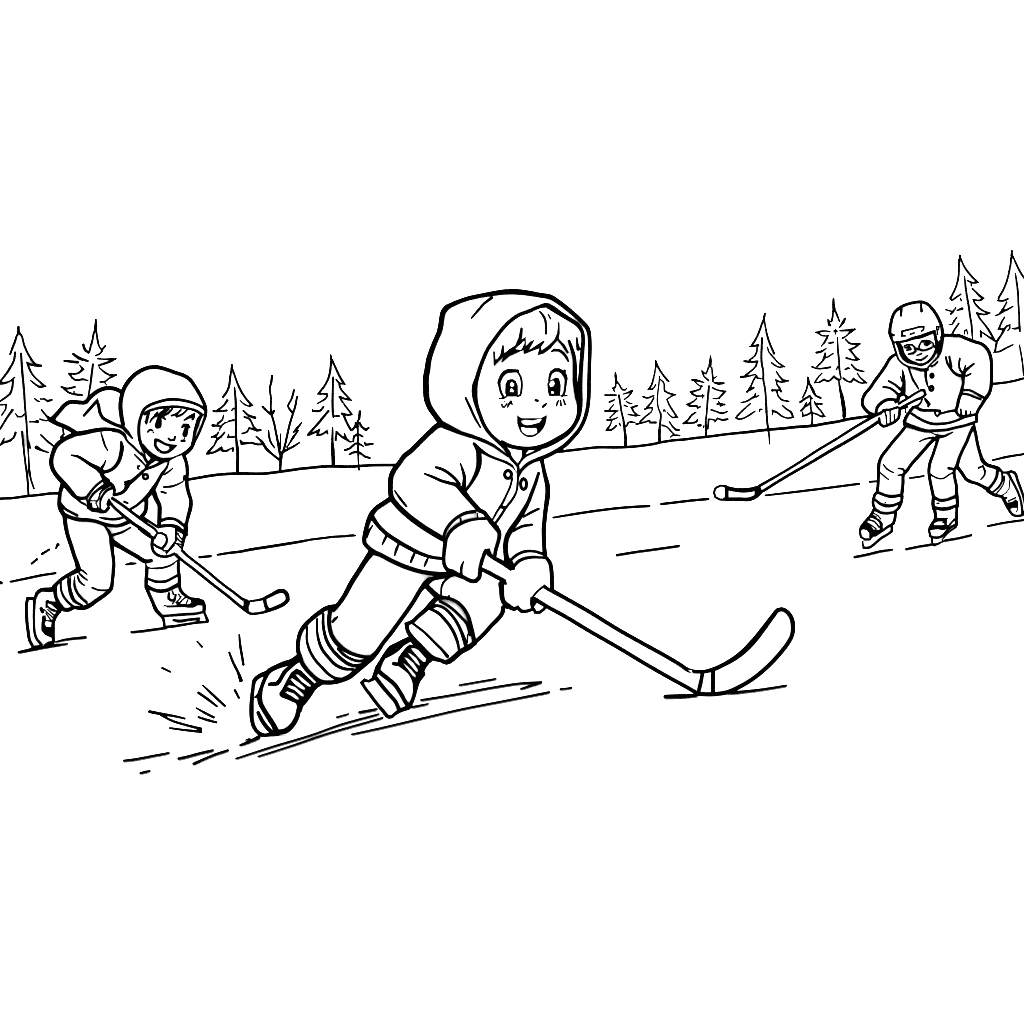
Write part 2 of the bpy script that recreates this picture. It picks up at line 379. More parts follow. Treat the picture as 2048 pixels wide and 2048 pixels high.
part('sock', kid, D0 - 0.02,
    'C 910,650 840,655 760,705 680,770 620,830 580,900 562,970 562,1080 575,1130 600,1190 650,1260 710,1320 770,1365 900,1375 990,1350 1060,1320 1120,1270 1190,1210 1290,1125 1200,1130 1100,1105 1010,1060 940,1000 890,930 868,860 860,780 865,700',
    ink='C 930,640,45 840,655,42 760,705,42 680,770,40 620,830,40 580,900,40 562,970,38 562,1080,38 575,1125,48 600,1190,40 650,1260,36 710,1320,36 770,1370,46 830,1378,40 900,1376,40 990,1352,45 1060,1320,48 1120,1270,50 1190,1210,52 1270,1140,55;'
        '870,680,40 860,780,38 868,860,38 890,930,38 940,1000,42 1010,1060,36 1100,1105,32 1200,1128,30 1270,1132,30; 945,1050,22 1000,1105,28 1080,1152,26 1140,1168,26 1220,1160,24; 805,715,22 802,800,28 812,880,28 842,980,32 900,1070,32 980,1150,34 1060,1203,34 1110,1215,30 1180,1200,20;'
        '745,765,20 743,860,20 755,950,26 790,1050,30 850,1130,30 930,1210,32 1010,1245,30 1095,1250,22; 647,840,20 647,980,22 670,1060,26 720,1150,26 800,1240,28 860,1300,26 920,1335,26 970,1345,30', k=0.4)
skate, sk_ = part('skate', kid, D0 - 0.06,
    'C 570,1120 600,1190 650,1260 770,1370 720,1420 670,1490 620,1560 575,1620 555,1700 520,1770 450,1840 370,1865 330,1800 230,1640 185,1530 205,1430 230,1360 280,1290 360,1220 430,1190 500,1165',
    ink='C 575,1125,48 600,1190,40 650,1260,36 710,1320,36 770,1368,46; 572,1120,50 500,1172,52 430,1195,55 360,1222,46 270,1275,46 240,1340,34 205,1430,32 190,1490,46 195,1570,46 230,1640,42 280,1720,46 330,1800,48 355,1855,50; 350,1862,50 450,1840,50 520,1770,46 555,1700,45 575,1620,45 620,1560,52 670,1490,55 720,1420,52 785,1380,44; 572,1165,20 480,1230,34 430,1275,40 395,1335,38 360,1385,40 300,1392,38 285,1395,34', k=0.4)
part('blade', skate, D0 - 0.055,
    'C 290,1275 180,1310 140,1350 125,1430 113,1540 110,1640 115,1740 135,1810 180,1865 240,1892 300,1880 360,1860 330,1800 230,1640 185,1530 215,1420 260,1320',
    ink='C 280,1275,45 180,1318,40 140,1355,40 125,1430,32 113,1540,38 110,1640,42 115,1740,38 135,1810,36 180,1865,36 240,1890,38 300,1880,46 370,1862,46; 150,1518,20 180,1500,40; 175,1668,34 210,1740,38 260,1810,40 300,1850,36', k=0.3)
part('laces', skate, -0.004, None, '', blob=[
    'C 545,1238 590,1258 660,1325 725,1388 775,1372 800,1390 740,1440 690,1500 640,1560 610,1620 600,1660 555,1670 550,1610 540,1580 460,1545 395,1520 378,1500 378,1475 410,1430 450,1350 490,1280; C 535,1298 560,1300 620,1350 685,1405 685,1418 665,1415 600,1370; C 485,1345 505,1335 570,1380 628,1430 625,1448 600,1440 540,1400; C 455,1415 475,1403 530,1420 600,1480 617,1500 612,1513 590,1505 530,1450 470,1425; C 437,1475 455,1462 520,1485 570,1530 565,1543 540,1535 490,1500'], on=sk_)
part('trouser_leg', kid, D0 - 0.03,
    'D 735,510 790,470 880,455 960,442 1070,440 1160,480 1230,480 1270,390 1440,480 1465,590 1470,680 1500,740 1475,790 1430,860 1300,1000 1200,1085 1185,1000 1165,920 1140,830 1100,760 1040,700 950,655 860,645 780,580 725,530',
    ink='D 960,445,30 880,457,32 790,475,40 740,515,50; 725,530,45 780,585,50 850,650,55; 1480,745,38 1475,795,40 1430,860,40 1370,920,38 1300,1000,38 1210,1085,36; 965,450,14 900,510,20 882,560,18 880,630,14; 850,650,40 950,660,28 1040,700,30 1100,760,30 1140,830,32 1165,920,36 1185,1000,36 1200,1080,36; 870,690,26 930,720,24 1010,780,24 1080,850,24 1130,905,26 1150,960,32 1160,1010,30; 950,655,24 957,636,16', k=0.4)
part('sock', kid, D0 + 0.0,
    'D 850,645 950,655 1040,700 1100,760 1140,830 1165,920 1185,1000 1205,1085 1140,1140 1080,1170 1010,1230 930,1285 880,1265 800,1238 740,1190 680,1120 610,1050 560,980 545,910 600,885 660,830 740,760 800,690',
    ink='D 850,645,48 800,692,46 740,760,42 660,830,36 600,885,36 545,908,38 555,970,36 610,1050,40 680,1120,40 740,1190,48 800,1238,45 880,1262,36 930,1280,44 960,1268,50 1010,1230,50 1080,1170,50 1140,1140,52 1210,1088,45;'
        '850,650,40 950,660,28 1040,700,30 1100,760,30 1140,830,32 1165,920,36 1185,1000,36 1200,1080,36; 870,690,26 930,720,24 1010,780,24 1080,850,24 1130,905,26 1150,960,32 1160,1010,30; 800,735,40 840,730,26 900,750,24 970,810,26 1030,890,28 1070,970,30 1100,1050,36 1120,1120,36;'
        '770,760,24 850,800,30 920,870,30 980,950,30 1020,1030,30 1045,1110,26 1052,1160,20; 1135,1010,10 1135,1088,10; 610,905,22 720,990,22 820,1090,24 900,1170,26 940,1220,34', k=0.4)
skate, sk_ = part('skate', kid, D0 + 0.0,
    'D 580,1040 620,1090 680,1125 745,1195 800,1245 770,1290 740,1330 680,1440 640,1520 628,1590 600,1650 570,1712 540,1670 490,1580 430,1490 370,1440 300,1385 275,1340 300,1270 350,1190 390,1140 460,1100 520,1070',
    ink='D 580,1045,38 520,1072,42 460,1105,46 390,1140,42 350,1190,40 300,1270,40 268,1335,55 240,1400,42; 350,1225,22 400,1195,30 460,1155,30 510,1105,30 590,1060,26 615,1100,18; 380,1195,24 430,1150,20;'
        '275,1360,42 300,1385,40 370,1440,38 430,1492,38 490,1580,38 540,1670,38 570,1710,42; 700,1390,60 660,1450,48 638,1520,40 622,1590,36 602,1650,34 575,1705,40; 420,1290,34 460,1298,34', k=0.4)
part('blade', skate, D0 + 0.06,
    'D 225,1440 180,1460 140,1447 112,1475 140,1520 200,1600 260,1680 320,1750 375,1812 400,1805 480,1745 560,1715 540,1670 430,1490 300,1385 260,1380',
    ink='D 240,1395,40 220,1440,32 180,1460,24 140,1447,28 112,1475,30 140,1520,28 200,1600,30 260,1680,30 320,1750,34 378,1808,34 405,1803,30 430,1780,30 480,1748,36 565,1715,44; 250,1430,36 320,1520,36 380,1590,36 440,1660,36 472,1730,38', k=0.25)
part('laces', skate, -0.004, None, '', blob=[
    'D 540,1130 575,1103 615,1110 640,1090 700,1150 745,1195 805,1238 800,1270 770,1290 740,1330 710,1390 680,1440 655,1490 650,1560 605,1560 605,1490 590,1440 560,1390 520,1355 470,1320 455,1310 455,1285 465,1230 500,1180; D 590,1145 620,1140 660,1160 735,1245 725,1275 705,1270 660,1225; D 555,1185 585,1195 640,1240 675,1300 670,1310 640,1285 600,1235; D 525,1230 550,1235 610,1285 655,1350 655,1368 640,1368 590,1310; D 515,1290 530,1295 590,1350 635,1405 632,1425 605,1405 560,1345'], on=sk_)
part('mitten', kid, D0 - 0.18,
    'B 830,1260 860,1190 920,1130 1000,1085 1080,1058 1210,1045 1270,1085 1320,1140 1348,1180 1345,1240 1330,1290 1300,1410 1240,1360 1195,1410 1170,1480 1160,1550 1150,1620 1120,1652 1070,1652 1010,1620 950,1592 890,1565 840,1540 812,1490 808,1420 815,1340',
    ink='B 1150,968,40 1200,992,40 1230,1030,40 1270,1085,45 1320,1140,50 1345,1180,38 1345,1230,36 1330,1290,34 1310,1360,34 1300,1425,32; 825,1260,38 815,1340,36 808,1420,30 812,1490,32 840,1540,34 890,1565,50 950,1595,42 1010,1622,36 1070,1652,36 1120,1652,38 1150,1622,38 1160,1550,38 1172,1480,34 1195,1410,32 1215,1362,34 1240,1357,32 1255,1400,32;'
        '1000,1465,12 982,1510,24 977,1570,24 985,1610,20; 830,1255,24 860,1190,28 920,1130,30 1000,1085,28 1080,1060,24 1150,1050,22 1210,1048,24; 972,1050,14 975,1090,14; 1135,1000,10 1135,1038,10; 805,1240,22 820,1180,26 870,1100,28 950,1030,28 1020,995,30 1110,980,32', k=0.4)
part('mitten', kid, D0 - 0.235,
    'B 1480,1530 1540,1455 1610,1428 1800,1425 1845,1490 1858,1600 1860,1740 1780,1680 1690,1760 1655,1810 1655,1900 1653,1929 1563,1944 1493,1924 1433,1889 1368,1809 1358,1719 1403,1660',
    ink='B 1800,1425,32 1838,1480,38 1850,1550,38 1855,1650,38 1856,1745,38; D 1460,520,56 1465,590,48 1468,650,45 1482,695,44 1530,735,46 1590,765,36 1620,748,32 1660,788,32 1700,788,30 1765,765,28;'
        'B 1485,1512,26 1540,1455,28 1600,1432,26 1680,1422,22 1790,1427,22; 1462,1470,30 1480,1530,34; 1450,1455,24 1500,1410,26 1590,1367,26 1680,1365,24 1770,1390,26; D 1775,760,26 1788,795,30 1830,797,30 1868,770,28 1892,740,28; D 1490,495,36 1505,520,20; D 1520,740,50', blob=['D 1740,650 1762,640 1800,650 1830,690 1800,715 1785,740 1750,760 1738,720'], k=0.4)

stick = thing('hockey_stick', G(1420, 1392), 'biggest hockey stick, held by the hooded skater in front, curved blade resting on the ice', 'hockey stick', None)
part('shaft', stick, D0 - 0.19,
    'B 1225,1405 1300,1435 1480,1545 E 215,295 350,370 700,578 1000,745 1150,840 1240,850 1225,930 1210,990 1050,900 700,695 350,490 160,380 D 1490,490 1420,455 1340,410 1270,375',
    ink='B 1240,1390,36 1300,1432,36 1380,1475,42 1480,1545,42; D 1270,378,36 1340,412,38 1420,456,38 1490,492,36; E 215,292,28 270,325,28 350,370,24 500,455,24 700,578,24 900,690,24 1000,745,24 1100,805,24 1150,838,26 1190,847,24 1245,847,22; E 165,385,26 240,430,24 350,490,24 500,580,24 700,695,24 900,815,24 1050,900,24 1150,955,24 1205,988,24; E 215,292,26 180,318,24 150,352,26', smooth=False, k=0.5, m=M_STICK,
    gx=0.00085, gy=0.0, c=(1010, 1180))
part('blade', stick, D0 + 0.10,
    'E 1150,838 1190,845 1250,845 1310,832 1380,800 1470,745 1560,660 1640,560 1700,480 1725,448 1750,443 1790,465 1815,505 1824,560 1818,610 1790,665 1740,730 1660,815 1570,890 1480,945 1400,980 1330,992 1210,992 1228,920',
    ink='E 1185,847,24 1250,847,22 1310,832,26 1380,800,26 1470,745,32 1560,660,36 1640,560,32 1700,480,28 1725,450,26 1750,445,26 1790,467,26 1815,507,28 1823,560,28 1818,610,26 1790,665,26 1740,730,26 1660,815,26 1570,890,26 1480,945,26 1400,980,26 1330,992,26 1205,992,26; 1240,855,22 1228,920,24 1212,985,22; 1307,845,26 1307,990,26', k=0.35, m=M_STICK)

# ------------------------------------------------------------------ the skater at the left
D1 = 6.1
boy = thing('person', G(200, 1268), 'smiling skater at the left in a round helmet, scarf blowing back, bent over a stick', 'person')
FAT = 1.9
body, sl_ = part('body', boy, D1 + 0.17,
    'L 1095,960 1130,1060 1150,1160 900,900 600,830 350,900 180,1080 160,1180 260,1370 250,1600 290,1700 J 590,400 640,600 740,880 640,980 500,1100 430,1200 290,1180 250,1300 260,1550 320,1690 400,1600 420,1440 520,1290 700,1280 840,1220 1030,1080 1070,800 1060,640 '
    '1250,660 1440,770 K 220,900 220,1080 260,1200 380,1370 780,1330 790,1240 600,1180 520,1080 520,860 500,740 L 1400,1880 1540,1830 1590,1600 1560,1250 1540,1130 1480,1085 1390,1112 1550,1050 1625,950 1660,840 1690,750 1730,650 1680,600 1600,570 1500,552 1370,552 1280,562 1200,585 1125,625 1085,690 1068,760 1064,830 1070,900',
    ink='L 1280,650,24 1310,660,18 1345,690,14; 1180,722,10 1195,690,14 1225,660,16 1280,640,26; 1140,730,18 1150,672,28 1172,620,14; 1115,638,16 1165,618,22; 1300,635,20 1340,610,20 1382,578,14; 1330,645,24 1375,625,16 1420,576,12; 1410,650,14 1460,635,18 1512,588,14; 1465,660,18 1520,640,16 1585,580,14; 1232,640,12 1262,613,12; 1290,620,12 1350,574,12; 1130,715,14 1140,740,10;'
        '1550,698,14 1580,678,20 1620,658,30 1655,635,22; 1640,690,20 1650,660,24; 1525,775,16 1545,752,26 1590,752,22 1607,778,12; 1578,770,36 1566,815,44 1556,855,52;'
        '1155,825,14 1170,808,14 1190,800,14 1208,812,10; 1216,832,10; 1520,922,22 1552,922,20; 1551,896,10; 1380,898,18 1400,915,18 1440,912,16 1450,878,18;'
        '1240,910,26 1235,960,22 1260,1010,24 1300,1042,22 1370,1042,22 1420,1000,34 1455,975,20 1400,972,22 1330,950,20 1270,915,24 1240,910,26; 1405,988,34 1435,982,24;'
        '1095,968,30 1140,1025,36 1220,1095,50 1290,1120,34 1390,1120,34; 1230,1100,50 1185,1145,34 1135,1200,24',
    blob=['L 1245,700 1262,660 1285,640 1305,650 1308,740 1300,780 1270,792 1240,790 1228,755'], m=M_SKIN, smooth=False, k=0.35)
FAT = 1.3
part('scarf', boy, D1 + 0.05,
    'L 880,395 820,365 740,350 660,365 590,405 530,460 490,505 400,505 310,505 260,540 200,610 150,670 120,700 180,735 270,770 350,815 385,842 480,832 600,806 780,802 900,860 985,900 1040,900 960,740 930,500',
    ink='L 880,398,40 820,367,42 740,352,42 660,367,42 590,407,42 530,460,42 490,505,42 400,506,42 310,506,42 260,540,42 200,610,42 150,665,46 118,698,54 180,735,46 270,772,46 350,817,46 385,842,50; 470,650,26 540,570,30 612,490,32 628,540,32 640,610,32 670,670,34 740,715,34 820,752,32 890,778,36 940,830,36 990,895,16;'
        '18,590,20 45,625,20 70,655,22 110,690,44; 0,688,18 60,705,18 110,700,20; 246,798,18 255,850,22 225,885,28', k=0.35)
jacket, sjb = part('jacket', boy, D1 + 0.0,
    'L 385,842 480,832 600,806 700,797 780,802 860,822 910,862 1000,982 1110,1085 1150,1165 1240,1105 1390,1120 1470,1098 1540,1075 1580,1230 1580,1400 1300,1720 1100,1760 980,1775 930,1800 850,1830 760,1830 690,1815 600,1785 520,1770 420,1765 320,1740 245,1705 210,1640 205,1560 215,1470 240,1390 300,1200 300,880',
    ink='L 1140,1028,30 1220,1097,50 1290,1124,40 1390,1124,40 1470,1098,36; 1230,1105,56 1185,1148,36 1135,1200,26; 1330,1128,44 1300,1150,36; 780,802,40 860,822,36 905,858,32 930,912,20 1000,980,22 1070,1050,22 1110,1082,24 1140,1130,26; 1090,970,34 1110,1050,36 1130,1120,26 1155,1155,30; 240,1390,46 216,1470,38 205,1560,38 210,1640,42 250,1708,48; 215,1600,42 270,1652,26 340,1692,26 400,1722,26;'
        '240,1700,36 320,1742,36 420,1767,38 520,1772,36 600,1787,34 690,1817,36 760,1832,32 850,1832,32 930,1802,36 985,1775,42; 640,1745,12 700,1757,26 850,1757,26 905,1738,24; 650,830,14 680,920,22 700,980,20 727,1025,12;'
        '1330,1130,38 1250,1180,28 1125,1228,26; 1012,1065,12 1070,1122,20 1128,1182,14; 1120,1232,28 1070,1280,32 1000,1342,38 950,1382,46 920,1440,36 880,1477,32 800,1502,30; 1050,1195,22 1065,1190,22; 1050,1215,18 1065,1228,10;'
        + ell('L', 1132, 1305, 26, 26, 26).replace('L ', '') + '; 910,1365,18 950,1350,16; 910,1390,18 960,1380,14; 915,1420,20 915,1455,18;'
        '1382,1148,12 1360,1205,20 1310,1272,28 1260,1362,30 1215,1435,46 1150,1520,42 1090,1570,26 1030,1620,24 975,1652,24; 1425,1215,10 1380,1252,18 1332,1285,14; 905,1575,22 940,1590,20; 1140,1535,40 1140,1620,38 1130,1682,38 1090,1735,40', k=0.35)
part('sleeve', jacket, D1 - 0.13,
    'L 385,842 600,815 860,860 875,950 880,1040 850,1150 780,1220 700,1255 660,1262 680,1310 730,1350 700,1350 600,1400 500,1530 390,1530 340,1480 280,1405 220,1340 160,1270 125,1200 118,1140 135,1060 165,985 230,920 300,880',
    ink='L 380,848,48 480,832,46 600,806,42 700,797,40 780,800,34; 385,845,50 300,882,46 230,922,46 165,987,46 135,1062,44 118,1140,44 125,1200,44 160,1270,44 220,1342,48 280,1407,52 340,1480,48 390,1530,38 450,1540,32 495,1535,32; 335,1075,16 400,1087,28 470,1127,32 550,1180,38 620,1217,48 665,1255,58 700,1254,32 780,1222,32 840,1152,38 870,1062,42 880,982,42 872,930,22; 705,1130,10 690,1170,18 668,1205,28; 655,1260,40 680,1312,42 730,1352,46; 655,835,14 680,920,22 700,980,20 727,1025,12;'
        '390,1535,26 440,1582,22 500,1612,22 560,1660,24', k=0.35, w=30)
part('sleeve', jacket, D1 - 0.06,
    'L 1380,1150 1470,1098 1540,1072 1575,1150 1582,1230 1578,1380 1597,1480 1620,1560 1615,1640 1590,1730 1575,1800 1545,1840 1480,1775 1340,1768 1280,1830 1280,1610 1215,1450 1260,1360',
    ink='L 1382,1148,14 1360,1205,22 1310,1272,30 1260,1362,32 1215,1440,48; 1425,1215,10 1380,1252,18 1332,1285,14; 1540,1070,38 1570,1150,36 1582,1230,36 1580,1300,32 1576,1380,38 1596,1480,38 1620,1560,38 1616,1640,42 1592,1730,38 1576,1800,34 1570,1932,34; 1550,1300,24 1545,1338,22; 1220,1470,52 1250,1550,46 1280,1610,42 1282,1700,42 1278,1830,42; 1325,1417,18 1400,1412,24 1480,1387,18 1535,1358,12; 1303,1468,22 1350,1480,20; 1285,1790,24 1340,1765,26 1410,1757,26 1480,1777,26 1550,1840,26;'
        'K 612,380,36 607,480,38 592,560,32 575,650,20', k=0.3)
part('helmet', boy, D1 - 0.02,
    'L 985,890 930,820 890,740 870,640 862,540 875,440 905,350 950,280 1010,215 1090,160 1180,130 1260,128 1350,150 1450,185 1560,225 1610,260 1660,330 1710,410 1750,490 1777,560 1778,650 1750,730 1710,830 1665,920 1630,965 1625,950 1655,840 1680,760 1700,690 1735,640 1680,602 1600,573 1500,556 1370,556 1280,566 1200,588 1130,620 1090,690 1068,760 1064,830 1070,900 1095,970 1110,1060',
    ink='L 890,775,36 940,830,36 990,895,16; 890,745,40 870,640,42 862,540,42 875,440,42 905,350,42 950,280,44 1010,215,42 1090,162,40 1180,131,40 1260,129,40 1350,152,40 1450,187,38 1560,227,40 1610,262,40 1660,332,38 1710,412,38 1750,492,36 1777,562,36 1777,650,32 1750,730,26 1710,830,26 1665,920,26 1620,1000,42 1550,1062,46 1470,1097,36 1390,1122,36 1290,1122,36;'
        '1115,1040,20 1090,972,34 1067,900,32 1061,820,32 1064,740,30 1087,650,30 1117,582,30 1180,537,30 1260,507,30 1360,481,30 1460,477,30 1560,492,30 1650,517,28 1740,560,28 1777,592,28; 1120,635,18 1145,612,22 1200,591,26 1280,569,26 1370,559,26 1500,559,26 1600,577,22 1680,602,28 1735,640,30 1705,690,44 1682,760,40 1657,840,32 1642,920,22 1625,955,16', k=0.35)
part('mitten', boy, D1 - 0.20,
    'L 690,1345 780,1400 805,1490 760,1530 748,1640 700,1690 590,1690 500,1620 490,1540 600,1400',
    ink='L 680,1338,22 600,1402,24 540,1472,24 492,1540,32; 720,1380,36 640,1432,28 570,1492,24 530,1552,20; 745,1397,26 680,1442,20 642,1490,16 630,1540,14 600,1590,14; 770,1430,28 720,1452,26 670,1512,22 647,1570,20 647,1640,14; 700,1362,50 780,1402,34 800,1452,28 792,1500,28; 520,1565,10 610,1565,10; 552,1590,10 557,1650,10; 600,1590,10 622,1640,12; 740,1550,20 735,1600,46; 735,1640,34 700,1682,32 640,1690,20; 500,1545,16 520,1620,20; 510,1580,22 522,1632,44 560,1660,44 620,1668,46 680,1682,26',
    blob=['L 500,1565 530,1560 548,1600 550,1640 580,1650 610,1635 650,1640 690,1672 720,1690 580,1692 545,1668 500,1632'], k=0.3)
part('trouser_leg', boy, D1 + 0.04,
    'J 1000,400 1150,340 1300,340 1520,520 K 480,700 530,760 470,805 400,835 300,850 200,845 165,790 J 1440,790 1350,735 1250,680 1150,620 1070,570 1060,500',
    ink='J 1275,415,14 1180,467,24 1080,497,28; 1060,560,50 1100,590,58 1150,620,48 1250,680,44 1350,737,44 1440,790,46 1505,780,36', k=0.35)
part('sock', boy, D1 + 0.05,
    'K 185,800 200,845 300,850 400,835 470,805 530,760 537,880 547,980 545,1045 480,1070 420,1100 340,1115 260,1100 190,1065 175,1000',
    ink='K 187,800,38 184,900,36 177,1000,38 177,1080,36; 200,845,42 300,852,44 400,837,42 470,807,36 515,770,20; 490,800,16 520,765,16; 535,770,30 535,880,34 547,980,36 543,1060,38; 205,982,24 280,1010,30 340,1014,30 400,1007,30 460,977,26 528,940,26; 195,1067,36 260,1102,34 340,1117,38 420,1102,34 480,1072,38 540,1042,42', k=0.35)
skate, sk_ = part('skate', boy, D1 + 0.06,
    'K 180,1075 260,1100 340,1115 420,1100 545,1045 560,1110 610,1160 670,1195 750,1202 800,1225 825,1280 818,1345 740,1362 600,1374 440,1386 345,1388 290,1330 250,1240 215,1160',
    ink='K 180,1080,36 215,1160,36 250,1240,36 290,1330,42 345,1388,36; 545,1050,34 560,1110,36 610,1162,32 670,1197,28 750,1207,32 800,1227,36 820,1282,38 817,1345,34; 355,1390,24 440,1386,24 600,1373,28 740,1363,24 822,1345,20;'
        '430,1140,24 428,1200,30 455,1220,26 485,1212,22 505,1155,20; 470,1255,14 500,1210,14; 468,1118,14 480,1152,18; 538,1150,14 548,1170,14; 562,1178,14 540,1210,12 508,1245,14; 612,1185,14 580,1210,12 548,1248,14; 637,1215,12 622,1250,12',
    blob=['K 670,1195 770,1195 812,1225 837,1280 795,1278 750,1275 700,1302 640,1302 600,1297 410,1300 398,1287 355,1287 380,1265 410,1273 512,1270 510,1232 540,1235 560,1258 590,1252 640,1260 672,1245'], k=0.35)
part('blade', skate, D1 + 0.07, 'K 345,1388 440,1386 600,1373 740,1362 820,1340 838,1390 865,1450 720,1470 600,1488 470,1508 378,1518 365,1425',
    ink='K 345,1388,34 366,1420,30 378,1495,26; 378,1515,30 470,1507,30 600,1487,26 720,1467,26 855,1457,26; 817,1340,24 836,1390,26 858,1445,36; 480,1437,24 530,1447,34 650,1432,28 762,1420,28; 710,1468,14 760,1440,16', k=0.25)
part('trouser_leg', boy, D1 + 0.02,
    'J 545,280 640,312 800,335 990,385 1030,450 1060,520 1070,600 1078,680 1090,800 1087,900 1075,1000 1062,1090 1000,1150 930,1200 860,1248 790,1240 740,1200 690,1140 655,1060 650,960 700,880 680,800 650,720 620,620 580,500 555,380',
    ink='J 545,290,46 555,380,44 580,500,42 620,620,42 650,720,42 680,800,44 700,875,56; 990,398,14 1030,452,30 1060,520,42 1066,580,46 1076,680,36 1092,800,34 1087,900,38 1076,1000,36 1060,1092,42 1000,1152,42 930,1202,44 860,1250,44;'
        '725,878,18 760,900,20 792,930,14; 710,920,20 750,960,22 798,995,14; 690,948,18 712,1010,22 767,1055,14; 852,1078,20 920,1105,20 1030,1105,18; 650,950,16 656,1060,22 690,1142,24 740,1202,26 790,1242,26', k=0.35)
part('sock', boy, D1 - 0.05,
    'J 700,880 600,930 530,970 470,1020 430,1075 440,1120 450,1180 490,1260 540,1322 600,1320 650,1295 720,1305 790,1290 862,1250 790,1242 740,1202 690,1142 656,1060 650,960',
    ink='J 700,880,56 660,902,52 600,932,42 530,972,36 470,1022,36 430,1072,50; 505,1010,22 508,1100,22 540,1182,24 590,1242,26 635,1282,24; 590,970,22 595,1020,40 602,1080,38 622,1160,42 652,1222,38 740,1272,20; 616,958,8 616,1035,8; 655,1000,18 656,1060,22 690,1142,24 740,1202,26 790,1242,26;'
        '440,1080,38 450,1180,36 490,1262,38 540,1322,42 600,1322,42 650,1297,38 720,1307,42 790,1292,52 862,1252,46', k=0.35)
skate, sk_ = part('skate', boy, D1 - 0.13,
    'J 440,1080 450,1180 490,1260 540,1322 490,1345 450,1390 428,1450 425,1690 370,1712 285,1712 240,1640 213,1560 208,1450 210,1300 222,1190 240,1140 290,1100 370,1095',
    ink='J 440,1092,52 370,1102,52 290,1102,42 240,1142,38 220,1192,32 210,1300,26 208,1450,22 212,1550,24 232,1632,26 290,1705,28; 440,1120,36 450,1180,36 490,1262,38 540,1322,42; 495,1335,42 450,1392,38 427,1450,36 421,1560,38 425,1680,30; 330,1712,24 375,1695,44 410,1690,44;'
        '288,1310,38 303,1345,36; 320,1318,10 430,1420,12; 340,1360,10 405,1450,14; 350,1278,18 440,1340,14 485,1330,14; 360,1320,10 440,1390,14; 380,1300,10 440,1330,12; 430,1320,10 470,1350,10; 350,1440,12 395,1450,12',
    blob=['J 300,1383 340,1383 345,1440 328,1480 350,1510 397,1510 405,1440 442,1425 442,1655 400,1632 330,1602 288,1552 288,1470',
          'J 333,1222 362,1206 387,1224 450,1230 505,1300 500,1345 450,1312 400,1267 365,1252 352,1310 333,1300'], k=0.35)
part('blade', skate, D1 - 0.12,
    'J 225,1190 140,1182 112,1195 112,1260 115,1430 130,1560 150,1660 195,1735 290,1720 240,1640 213,1560 208,1450 210,1300',
    ink='J 230,1198,38 140,1196,36 128,1240,32 126,1350,32 130,1450,34 145,1570,34 160,1660,32 197,1728,32; 195,1740,34 290,1727,36', k=0.25)
part('mitten', boy, D1 - 0.17,
    'K 320,400 380,385 440,385 520,405 600,470 595,560 572,655 500,700 440,735 300,720 245,640 238,540 270,520 310,470',
    ink='K 320,405,32 370,395,34 440,390,32 520,410,42 590,465,34; 610,380,36 606,480,38 590,560,32 575,650,20; 252,530,34 240,600,30 255,672,30 300,717,30 380,737,28 440,727,28 490,705,26 530,745,26; 290,490,20 270,530,24; 305,478,20 350,475,24 397,502,24 408,550,24 385,612,28 350,647,28 300,627,26 265,600,22; 508,410,24 508,560,20;'
        '500,565,14 450,630,12 395,692,10; 490,595,12 420,670,12 370,672,14 360,655,14; 490,612,10 400,705,10; 530,445,20 585,480,14; 530,480,14 550,520,12 582,550,14; 520,530,14 545,560,14 578,582,14; 495,580,10 540,615,12 575,650,18; 520,590,10 560,600,10; 330,345,24 380,320,24 440,312,26 500,325,26 550,360,26 600,400,30', k=0.3)
stk = thing('hockey_stick', G(507, 1235), 'dark-heeled hockey stick with upturned blade, held by the scarfed skater at the left', 'hockey stick')
part('shaft', stk, D1 - 0.14,
    'L 765,1520 1060,1735 K 120,305 330,460 560,650 830,875 1040,1050 1290,1220 1285,1340 1080,1170 830,975 500,705 260,530 100,430 L 940,1765 735,1590',
    ink='L 760,1527,32 830,1572,30 900,1622,28 980,1682,28 1060,1742,32 1150,1812,24 1250,1890,22 K 300,470,20; L 740,1570,30 800,1642,26 870,1702,28 940,1762,34 1020,1822,32 1100,1872,32 1170,1920,30 K 100,430,30 200,502,32 260,535,34; L 1100,1740,30 1180,1792,24 1270,1850,24; K 490,612,20 560,652,28 620,712,28 720,792,28 830,877,28 930,962,28 1040,1052,28 1150,1132,28 1240,1202,30 1290,1227,40; 495,705,26 570,772,28 700,872,30 830,977,30 950,1072,30 1080,1172,30 1200,1272,30 1280,1332,36',
    k=0.5, m=M_STICK, smooth=False)
part('blade', stk, D1 - 0.17,
    'K 1250,1215 1330,1222 1400,1212 1480,1195 1570,1150 1640,1110 1690,1100 1740,1155 1745,1205 1700,1260 1620,1298 1540,1330 1470,1355 1400,1368 1310,1358 1245,1320',
    ink='K 1330,1226,22 1400,1216,22 1480,1197,30 1500,1187,36 1570,1152,38 1640,1117,46 1690,1112,46 1737,1160,46 1742,1210,44 1700,1257,42 1620,1297,42 1540,1327,38 1470,1352,28 1400,1364,26 1330,1366,28 1280,1335,30; 1485,1205,36 1500,1280,38 1520,1320,44',
    blob=['K 1250,1215 1320,1215 1326,1260 1312,1290 1314,1355 1262,1338 1215,1300 1250,1275'], k=0.3, m=M_STICK)

